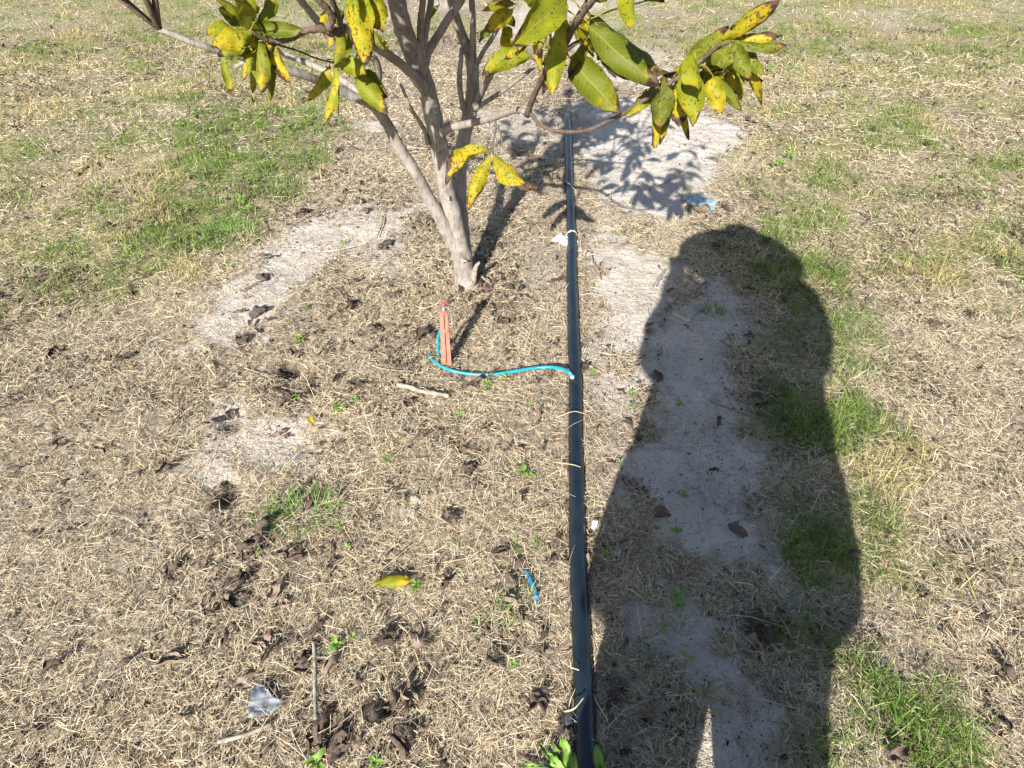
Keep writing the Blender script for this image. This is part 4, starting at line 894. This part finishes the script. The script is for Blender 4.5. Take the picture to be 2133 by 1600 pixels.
DL = '''674,357,10 655,372,8 690,352,8 662,366,9 550,288,8 560,312,6 705,312,9 753,399,9 719,402,9 705,422,10 657,300,7 642,297,7 740,310,8
632,442,9 623,449,8 640,438,7 564,484,8 545,532,9 560,536,6 548,580,5 497,650,9 522,673,8 528,692,11 559,670,9 500,712,9 508,725,6 587,524,5 742,586,8 787,594,8 697,605,9 708,614,9 750,608,9 733,631,10 725,642,10 713,650,9 740,640,8 770,602,7 818,617,10 830,612,7 882,600,9 868,594,8 916,552,7 922,574,7 905,560,6 660,695,8 778,687,10 790,692,9 843,684,8 860,692,9 882,704,9 896,698,8 607,735,9 620,740,9 719,718,7 829,794,6 705,788,8 736,800,9 748,806,8 851,839,9 809,802,7 578,816,9 559,822,9 536,816,8 635,828,9 600,833,8 588,840,7 648,812,6 995,800,9 1026,779,7 983,806,8
944,594,9 958,604,9 938,620,8 961,625,9 972,622,9 1000,614,9 1014,602,10 1028,591,9 1045,583,10 1040,570,8 1006,633,9 1020,639,10 1018,650,8 992,645,9 1034,667,9 1045,670,9 1023,676,8 1054,737,8 933,632,7 926,595,7 1060,600,8 1055,620,7 1010,586,8 985,612,8 1000,596,8 1030,612,8 1050,640,7
1083,602,11 1103,624,10 1072,594,9 1069,622,8 1164,583,8 1170,655,9 1153,538,8 1218,766,8 1111,803,12 1142,780,7 1347,692,9 1367,786,9 1352,680,8 1564,602,10 1561,704,9 1555,715,8 1398,605,7 1510,434,9 1460,445,9 1470,452,7 1600,500,8 1622,498,6 1440,465,7 1590,402,10 1570,410,9
848,842,9 840,904,10 705,929,8 578,904,9 590,914,8 1012,890,8 983,986,10 975,978,8 933,1081,9 945,1088,9 598,1047,9 646,1047,8 547,1104,11 536,1123,10 508,1146,9 520,1160,8 595,1157,9 623,1149,9 610,1165,8 502,1202,8 483,1233,9 573,1236,10 927,1213,9 1045,1152,9 688,1180,7 1034,1202,8 474,1017,9 483,870,9 820,1152,7 905,1180,7
582,1262,11 480,1262,11 505,1210,8 553,1336,10 567,1364,9 540,1345,8 635,1375,9 632,1398,9 652,1313,8 924,1271,7 871,1333,9 880,1345,9 803,1341,9 514,1417,8 688,1395,9 747,1420,9 674,1524,12 691,1552,10 640,1544,9 705,1524,9 857,1448,9 846,1479,9 868,1431,8 775,1473,9 812,1459,9 832,1555,9 851,1552,8 747,1544,9 1029,1375,8 888,1518,9 790,1500,8 700,1580,9 560,1560,8 470,1330,9
1083,1285,9 1077,1212,11 1068,1250,8 1133,1319,9 1111,1462,10 1125,1470,9 1280,1459,9 1336,1493,9 1173,1510,9 1122,862,6 1136,929,8 1080,938,8 1060,935,7 1308,884,7 1499,879,8 1589,845,11 1575,830,9 1488,982,7 1378,1070,10 1533,1107,9 1088,1036,9 1162,1123,8 1150,1168,8 1083,1180,8 1328,1163,8 1295,820,7 1580,1300,9 1600,1330,9 1570,1340,8
1540,285,10 1555,305,9 1560,250,9 1520,240,9 1500,235,8 1570,320,9 1535,310,8 1590,330,8 1610,345,8 1480,170,9 1500,185,9'''
DL = [tuple(float(v) for v in t.split(',')) for t in DL.split()]
OUT = [(rnd.choice([rnd.uniform(20, 440), rnd.uniform(1700, 2110)]), rnd.uniform(420, 1590), rnd.uniform(6, 10)) for _ in range(46)]
labs = ranked([(x, y) for x, y, _ in DL + OUT], 'dead leaf')
DESC = ['dark and curled', 'brown, folded', 'dark, crumpled', 'curled, brown']
for i, (x, y, s) in enumerate(DL + OUT):
    k = rnd.randrange(16)
    o = link('dead_leaf', DM[k], None); o.location = on(x, y, .016)
    sz = s / 100 * rnd.uniform(.5, .9); o.scale = (sz, sz * rnd.uniform(.7, 1.15), sz * rnd.uniform(.35, .8)); o.rotation_euler = (rnd.uniform(-.35, .35), rnd.uniform(-.3, .3), rnd.uniform(0, 6.28))
    tag(o, ' '.join(('%s, %s' % (labs[i] or 'lone dead leaf at the far grass edge', DESC[k % 4])).split()[:16]), 'dead leaf', 'dead leaves on the straw and sand')

# ------------------------------------------------------------------ weeds
def weed_mesh(seed, nl, spread):
    rr = random.Random(seed); vs, fs, uvs = [], [], []
    for k in range(nl):
        a_ = k * 2.4 + rr.uniform(-.4, .4); d = Vector((math.cos(a_), math.sin(a_), 0)); L = rr.uniform(.6, 1.0)
        z0 = .15 + .07 * k; A = Vector((0, 0, z0)); e = rr.uniform(.0, .5)
        C = A + d * (L * .55) + Vector((0, 0, e * .5)); B = A + d * (L * .22) + Vector((0, 0, .2 + .25 * e))
        leaf_geo(A, B, C, L * rr.uniform(.2, .3), Vector((0, 0, 1)), 0, .25, .01, 7, 4, seed=seed + k, vs=vs, fs=fs, uvs=uvs)
    n0 = len(vs); tube([Vector((0, 0, -.1)), Vector((.01, 0, .2)), Vector((0, .01, .15 + .07 * nl))], [.035, .03, .02], 6, 0, vs=vs, fs=fs); uvs += [(.1, .5)] * (len(vs) - n0)
    return leaf_mesh('weed_sprout', vs, fs, uvs)
WM = [weed_mesh(300 + k, 4 + k % 4, 1) for k in range(8)]
for me in WM: me.materials.append(M['weed'])
WL = '''702,473,4 714,509,5 626,712,7 619,720,5 640,642,4 668,611,4 916,608,4 1015,805,6 1008,815,4 1051,791,5 733,422,4 1232,600,4 1297,487,4 1387,552,5 1485,484,4 1235,777,4 1316,828,5 1103,839,3 623,831,5 705,851,6 712,860,5 700,860,4 739,839,5 958,865,4 809,960,7 553,983,4 708,1101,4 725,1143,4 536,1151,4 941,1137,3 1091,990,10 1291,969,4 1315,848,4 1415,846,5 1460,900,4 1422,1036,5 1409,1112,6 1263,1157,5 1406,1244,7 871,1226,7 705,1347,7 739,1330,4 502,1262,4 1384,1306,4 1432,1375,6 1069,1386,4 663,1594,8 784,1589,6 1353,1234,4 1412,1262,5
530,380,9 505,425,10 520,440,8 545,470,7 600,265,9 640,262,9 660,275,8 580,270,8 1640,330,10 1625,345,10 1610,350,9 1560,100,9 1440,60,10 1410,40,10 1395,50,9 1460,85,9 1600,150,10 1650,160,9 480,560,6'''
WL = [tuple(float(v) for v in t.split(',')) for t in WL.split()]
labs = ranked([(x, y) for x, y, _ in WL], 'green sprout')
for i, (x, y, s) in enumerate(WL):
    o = link('weed_sprout', WM[rnd.randrange(8)], None); o.location = on(x, y, .008); sz = s / 100 * .78
    o.scale = (sz, sz, sz * .8); o.rotation_euler = (rnd.uniform(-.15, .15), rnd.uniform(-.15, .15), rnd.uniform(0, 6.28))
    tag(o, labs[i] + (', very small' if s < 5 else ', with small bright leaves'), 'weed', 'green sprouts in the straw')
for i, (x, y, s, lab) in enumerate([(1361, 1375, 6, 'grey green seedling right of two fainter ones in shade'), (1330, 1378, 5, 'grey green seedling in shade, left one of the pair'), (1336, 1333, 5, 'grey green seedling in shade behind the pair')]):
    me = weed_mesh(400 + i, 4, 1); o = link('weed_sprout', me, M['weedgrey']); o.location = on(x, y, 0); sz = s / 100 * .8; o.scale = (sz, sz, sz * .6); o.rotation_euler.z = i * 2.0
    tag(o, lab, 'weed')
# broad weed at the foot of the picture, both sides of the pipe
wb = on(1185, 1618); wd = tag(empty('broad_weed', wb), 'bright green broad leaved weed left of the pipe at the bottom', 'weed')
for i, (b_, t_, w, hgt_) in enumerate([((1190, 1615), (1168, 1532), .034, .05), ((1180, 1618), (1140, 1570), .028, .035), ((1180, 1620), (1132, 1592), .022, .025), ((1186, 1625), (1105, 1600), .024, .02), ((1176, 1622), (1150, 1545), .018, .03), ((1196, 1626), (1196, 1570), .02, .05), ((1178, 1625), (1120, 1545), .02, .015), ((1170, 1630), (1090, 1590), .026, .012)]):
    A = on(*b_, .012) - wb; C = on(*t_, hgt_) - wb
    vs, fs, uvs = leaf_geo(A, (A + C) / 2 + Vector((0, 0, .022)), C, w * .72, Vector((0, -.3, 1)).normalized(), .15 * (-1) ** i, .3, .003, 14, 8, seed=70 + i, jag=.22)
    link('leaf', leaf_mesh('leaf', vs, fs, uvs), M['weed'], wd)
wb = on(1246, 1612); wd = tag(empty('broad_weed', wb), 'single green weed leaf standing right of the pipe at the bottom', 'weed')
for i, (b_, t_, w, hgt_) in enumerate([((1248, 1618), (1242, 1550), .022, .05), ((1250, 1622), (1262, 1590), .014, .02)]):
    A = on(*b_, .012) - wb; C = on(*t_, hgt_) - wb
    vs, fs, uvs = leaf_geo(A, (A + C) / 2 + Vector((0, 0, .02)), C, w, Vector((-.2, -.4, 1)).normalized(), .3, .3, .003, 14, 8, seed=90 + i, jag=.22)
    link('leaf', leaf_mesh('leaf', vs, fs, uvs), M['weed'], wd)
# grass tufts
def tuft(x, y, n, L0, rad, cols, wts, label, ph=(.8, .35)):
    c = on(x, y); th = rng.uniform(0, 6.28, n); rr_ = rad * np.sqrt(rng.random(n))
    px_, py_ = c.x + rr_ * np.cos(th) * 1.5, c.y + rr_ * np.sin(th) * .8
    yaw = th + rng.normal(0, .9, n); L = rng.uniform(.5, 1.2, n) * L0
    Vv, Qd, k = ribbons(px_ - c.x, py_ - c.y, H(px_, py_) - c.z - .002, L, yaw, np.clip(rng.normal(*ph, n), .1, 1.5), np.stack([rng.normal(0, .5, n), -rng.uniform(.3, 1.3, n)], 1), rng.uniform(.0015, .003, n), rng.normal(0, .3, n), 4)
    Cc = np.repeat(palette(n, cols, wts), k, 0); Cc = np.concatenate([Cc, np.ones((len(Cc), 1))], 1)
    o = link('grass_tuft', npmesh('grass_tuft', Vv, Qd, ('tint', Cc)), M['grass']); o.location = c
    tag(o, label, 'grass tuft')
GT = [(.085, .21, .035), (.13, .27, .05), (.20, .33, .07), (.42, .36, .18)]
tuft(632, 1072, 330, .07, .075, GT, [4, 4, 2, 1], 'biggest lone green grass tuft in the straw at the left')
tuft(552, 1082, 50, .045, .03, GT, [4, 4, 2, 1], 'small green tuft left of the biggest lone tuft')
tuft(1482, 650, 90, .055, .035, GT, [4, 4, 2, 1], 'dark green grass tuft on the shaded sand')
tuft(1082, 1258, 60, .06, .025, GT, [4, 4, 2, 1], 'grass tuft left of the short blue tube scrap')
tuft(1095, 1138, 40, .045, .02, GT, [3, 3, 3, 2], 'sparse grass tuft left of the small white cap')
tuft(1030, 1302, 26, .06, .03, GT, [1, 3, 4, 2], 'thin grass tuft in front of the blue tube scrap')
tuft(490, 492, 260, .10, .10, GT, [5, 4, 2, 1], 'long dark green tuft at the left sand edge')
tuft(1425, 1180, 40, .03, .02, [(.30, .15, .04), (.36, .2, .06)], [1, 1], 'orange brown dead tuft in the shadow right of the pipe')
tuft(1510, 1350, 60, .03, .022, [(.30, .2, .06), (.36, .26, .1), (.2, .15, .06)], [1, 1, 1], 'small tan tuft on the shaded sand at the lower right')
tuft(1462, 1462, 90, .035, .035, [(.36, .27, .1), (.42, .33, .15), (.2, .15, .06)], [1, 1, 1], 'tan tuft just above the sunlit gap in the shadow')

# ------------------------------------------------------------------ the photographer, whose shadow falls across the sand
PX, PY = .265, -.20
pz0 = hz(PX, PY)
person = tag(empty('person', (PX, PY, pz0)), 'person in wide brimmed sun hat, loose shirt and wide trousers, holding a phone up', 'person')
def skin(name, joints, edges, material, parent, root=0, sub=2):
    """joints: (x, y, z, rx, ry)"""
    bm = bmesh.new(); ly = bm.verts.layers.skin.verify(); V_ = []
    for i, j in enumerate(joints):
        v = bm.verts.new(j[:3]); v[ly].radius = (j[3], j[4] if len(j) > 4 else j[3]); v[ly].use_root = (i == root); V_.append(v)
    for a_, b_ in edges: bm.edges.new((V_[a_], V_[b_]))
    me = bpy.data.meshes.new(name); bm.to_mesh(me); bm.free()
    o = link(name, me, material, parent)
    sk = o.modifiers.new('skin', 'SKIN'); sk.use_smooth_shade = True; sk.branch_smoothing = .4
    sb = o.modifiers.new('sub', 'SUBSURF'); sb.levels = 1; sb.render_levels = sub
    return o
J = []; E_ = []
def chain(pts, start=None):
    prev = start
    for p_ in pts:
        J.append(p_); k = len(J) - 1
        if prev is not None: E_.append((prev, k))
        prev = k
    return prev
# body space: x right, y forward, z up, origin between the feet
top = chain([(0, 0, .92, .15, .12), (0, .0, 1.08, .14, .11), (0, -.01, 1.24, .15, .11), (0, -.01, 1.36, .12, .09), (0, .01, 1.42, .055, .055), (0, .03, 1.47, .052, .055)])
head = chain([(.0, .06, 1.55, .062, .075), (-.005, .065, 1.61, .075, .092), (-.01, .06, 1.68, .068, .085)], top)
nose = chain([(-.005, .165, 1.59, .012)], head - 1)
for s in (-1, 1): chain([(s * .079, .06, 1.60, .013, .02)], head - 1)
hands = {}
# phone sits just behind the lens: centre in body space
camb = Vector((0 - PX, 0 - PY, CAMZ - pz0))
fwd = Vector((0, PC, -PS)); upv = Vector((0, PS, PC))
phc = camb - fwd * .012 + upv * -.035 + Vector((.006, 0, 0))
for s in (-1, 1):
    grip = phc + Vector((s * .05, 0, 0)) - upv * .05 - fwd * .02
    el = Vector((s * .32, .06, 1.15)); sh = Vector((s * .22, -.01, 1.37))
    wr = grip + (el - grip).normalized() * .085 - fwd * .02
    k = chain([(*sh, .065, .06), (*((sh + el) / 2), .052), (*el, .042), (*((el * .5 + wr * .5)), .04), (*wr, .027, .022), (*(grip + (wr - grip) * .4), .034, .018)], 3)
    for f_ in range(4):
        b_ = grip + upv * (.028 - .019 * f_) - fwd * .004; ln = (.9, 1., .95, .75)[f_]
        a1 = b_ + Vector((s * .012, 0, 0)) + fwd * .002
        a2 = a1 + Vector((-s * .022 * ln, 0, 0)) - fwd * .0 + fwd * .006
        a3 = a2 + Vector((-s * .020 * ln, 0, 0)) - fwd * .002
        chain([(*b_, .0095), (*a1, .009), (*a2, .0082), (*a3, .007)], k)
    t1 = grip + upv * .03 - fwd * .03; t2 = t1 + Vector((-s * .03, 0, 0)) + upv * .006
    chain([(*t1, .0105), (*t2, .0085)], k)
for s in (-1, 1):
    chain([(s * .11, 0, .84, .095, .1), (s * .125, .01, .48, .062, .066), (s * .14, -.005, .28, .05, .055), (s * .15, -.01, .085, .034, .04), (s * .155, .07, .04, .04, .03), (s * .16, .16, .03, .036, .022)], 0)
skin('body', J, E_, M['skin'], person)
def loft(rings, sides=40, folds=.012, vs=None, fs=None):
    """elliptical rings (x, y, z, rx, ry) joined into a garment with soft folds"""
    vs = [] if vs is None else vs; fs = [] if fs is None else fs; b_ = len(vs)
    R_ = catmull(rings, 5)
    for i, (x, y, z, rx, ry) in enumerate(R_):
        for k in range(sides):
            a_ = 2 * math.pi * k / sides; f_ = 1 + folds * (math.sin(5 * a_ + z * 9) + .7 * math.sin(9 * a_ - z * 14)) + folds * .5 * math.sin(z * 40 + 2 * a_)
            vs.append(Vector((x + rx * f_ * math.cos(a_), y + ry * f_ * math.sin(a_), z)))
    for i in range(len(R_) - 1):
        for k in range(sides):
            a, c = b_ + i * sides + k, b_ + i * sides + (k + 1) % sides; fs.append((a, c, c + sides, a + sides))
    fs.append(tuple(b_ + (len(R_) - 1) * sides + k for k in range(sides)))
    return vs, fs
vs, fs = loft([(0, 0, .60, .375, .2), (0, 0, .74, .372, .195), (0, 0, .92, .338, .178), (0, 0, 1.08, .322, .165), (0, -.01, 1.24, .312, .158), (0, -.01, 1.36, .31, .15), (0, -.005, 1.45, .27, .13), (0, 0, 1.51, .17, .10), (0, .01, 1.535, .09, .078)])
for s in (-1, 1):
    pts = [Vector(v) for v in catmull([(s * .17, 0, 1.455), (s * .235, .0, 1.415), (s * .272, .03, 1.30), (s * .285, .06, 1.18), (s * .262, .10, 1.165), (s * .20, .15, 1.24)], 5)]
    n_ = len(pts); tube(pts, list(np.interp(np.linspace(0, 1, n_), [0, .2, .45, .65, .8, 1], [.09, .115, .105, .085, .072, .055])), 20, .02, vs=vs, fs=fs, seed=8)
link('shirt', mesh('shirt', vs, fs), M['shirt'], person)
vs, fs = loft([(0, 0, .58, .27, .16), (0, 0, .75, .29, .165), (0, 0, .95, .28, .15)])
for s in (-1, 1):
    lx = lambda x_, z_: s * x_ - .022 * (z_ < .5)
    pts = [Vector(v) for v in catmull([(lx(.125, 1), 0, .80), (lx(.135, 1), .005, .60), (lx(.14, .4), 0, .45), (lx(.152 + .022 * (s < 0), .3), 0, .34), (lx(.158 + .028 * (s < 0), .1), 0, .16), (lx(.162 + .03 * (s < 0), .1), 0, .045)], 5)]
    n_ = len(pts); tube(pts, list(np.interp(np.linspace(0, 1, n_), [0, .2, .4, .6, .8, 1], [.155, .155, .142, .119, .112, .108])), 22, .02, vs=vs, fs=fs, seed=4)
link('trousers', mesh('trousers', vs, fs), M['trousers'], person)
for s in (-1, 1):
    vs, fs = tube([Vector((s * .152, -.075, .045)), Vector((s * .152, -.05, .05)), Vector((s * .155, .03, .052)), Vector((s * .16, .12, .04)), Vector((s * .163, .19, .032)), Vector((s * .163, .215, .03))], [.025, .045, .05, .05, .042, .02], 14, 0, squash=.8)
    link('shoe', mesh('shoe', vs, fs), M['hair'], person)
# hat by turning a profile
prof = [(.006, .155), (.05, .152), (.085, .135), (.10, .10), (.104, .02), (.12, .006), (.18, -.006), (.285, -.026), (.289, -.030), (.285, -.033), (.18, -.013), (.12, -.001), (.10, .0)]
vs, fs = [], []; n = 40; hc = Vector((-.012, .05, 1.655))
for (r_, z_) in prof:
    for k in range(n):
        a_ = 2 * math.pi * k / n; vs.append(hc + Vector((r_ * math.cos(a_), r_ * 1.04 * math.sin(a_), z_ + .006 * math.sin(2 * a_) * (r_ > .15))))
for i in range(len(prof) - 1):
    for k in range(n): fs.append((i * n + k, i * n + (k + 1) % n, (i + 1) * n + (k + 1) % n, (i + 1) * n + k))
fs.append(tuple(range(n))[::-1])
link('hat', mesh('hat', vs, fs), M['hat'], person)
me = lumpy(None, .092, 77, 1.0, .03); o = link('hair', me, M['hair'], person); o.location = (0, .03, 1.605); o.scale = (.95, .9, 1.0)
# phone
bm = bmesh.new(); bmesh.ops.create_cube(bm, size=1)
for v in bm.verts: v.co = Vector((v.co.x * .076, v.co.y * .008, v.co.z * .16))
bmesh.ops.bevel(bm, geom=bm.edges[:], offset=.0035, segments=3, affect='EDGES')
me = bpy.data.meshes.new('phone'); bm.to_mesh(me); bm.free()
ph = link('phone', me, M['phone']); ph.location = Vector((PX, PY, pz0)) + phc; ph.rotation_euler = (-PITCH, 0, 0)
tag(ph, 'dark phone held up in both hands of the person in the sun hat', 'phone')

# ------------------------------------------------------------------ light, sky, camera
AZ, EL = R(18), R(30.8)
sun = bpy.data.lights.new('sun', 'SUN'); sun.energy = 5.0; sun.angle = R(.53); sun.color = (1, .955, .885)
so_ = bpy.data.objects.new('sun', sun); col.objects.link(so_)
d = Vector((math.cos(EL) * math.sin(AZ), math.cos(EL) * math.cos(AZ), -math.sin(EL)))
so_.rotation_euler = d.to_track_quat('-Z', 'Y').to_euler(); so_.location = (-2, -5, 5)
w = bpy.data.worlds.new('World'); sc.world = w; w.use_nodes = True; nt = w.node_tree
sky = nt.nodes.new('ShaderNodeTexSky'); sky.sky_type = 'NISHITA'; sky.sun_disc = False
sky.sun_elevation = EL; sky.sun_rotation = R(180 + 18); sky.air_density = 1.0; sky.dust_density = 1.0
nt.links.new(sky.outputs[0], nt.nodes['Background'].inputs[0]); nt.nodes['Background'].inputs[1].default_value = .068
cam = bpy.data.cameras.new('camera'); co = bpy.data.objects.new('camera', cam); col.objects.link(co)
cam.sensor_width = 36; cam.lens = 36 * F / 2133; cam.clip_start = .02; cam.clip_end = 2000
co.location = (0, 0, CAMZ); co.rotation_euler = (R(90) - PITCH, 0, 0)
sc.camera = co
vs_ = sc.view_settings; vs_.view_transform = 'Standard'; vs_.look = 'None'; vs_.gamma = 1; vs_.exposure = 1.27; vs_.use_curve_mapping = False
sc.cycles.use_denoising = True; sc.cycles.max_bounces = 6; sc.cycles.diffuse_bounces = 3
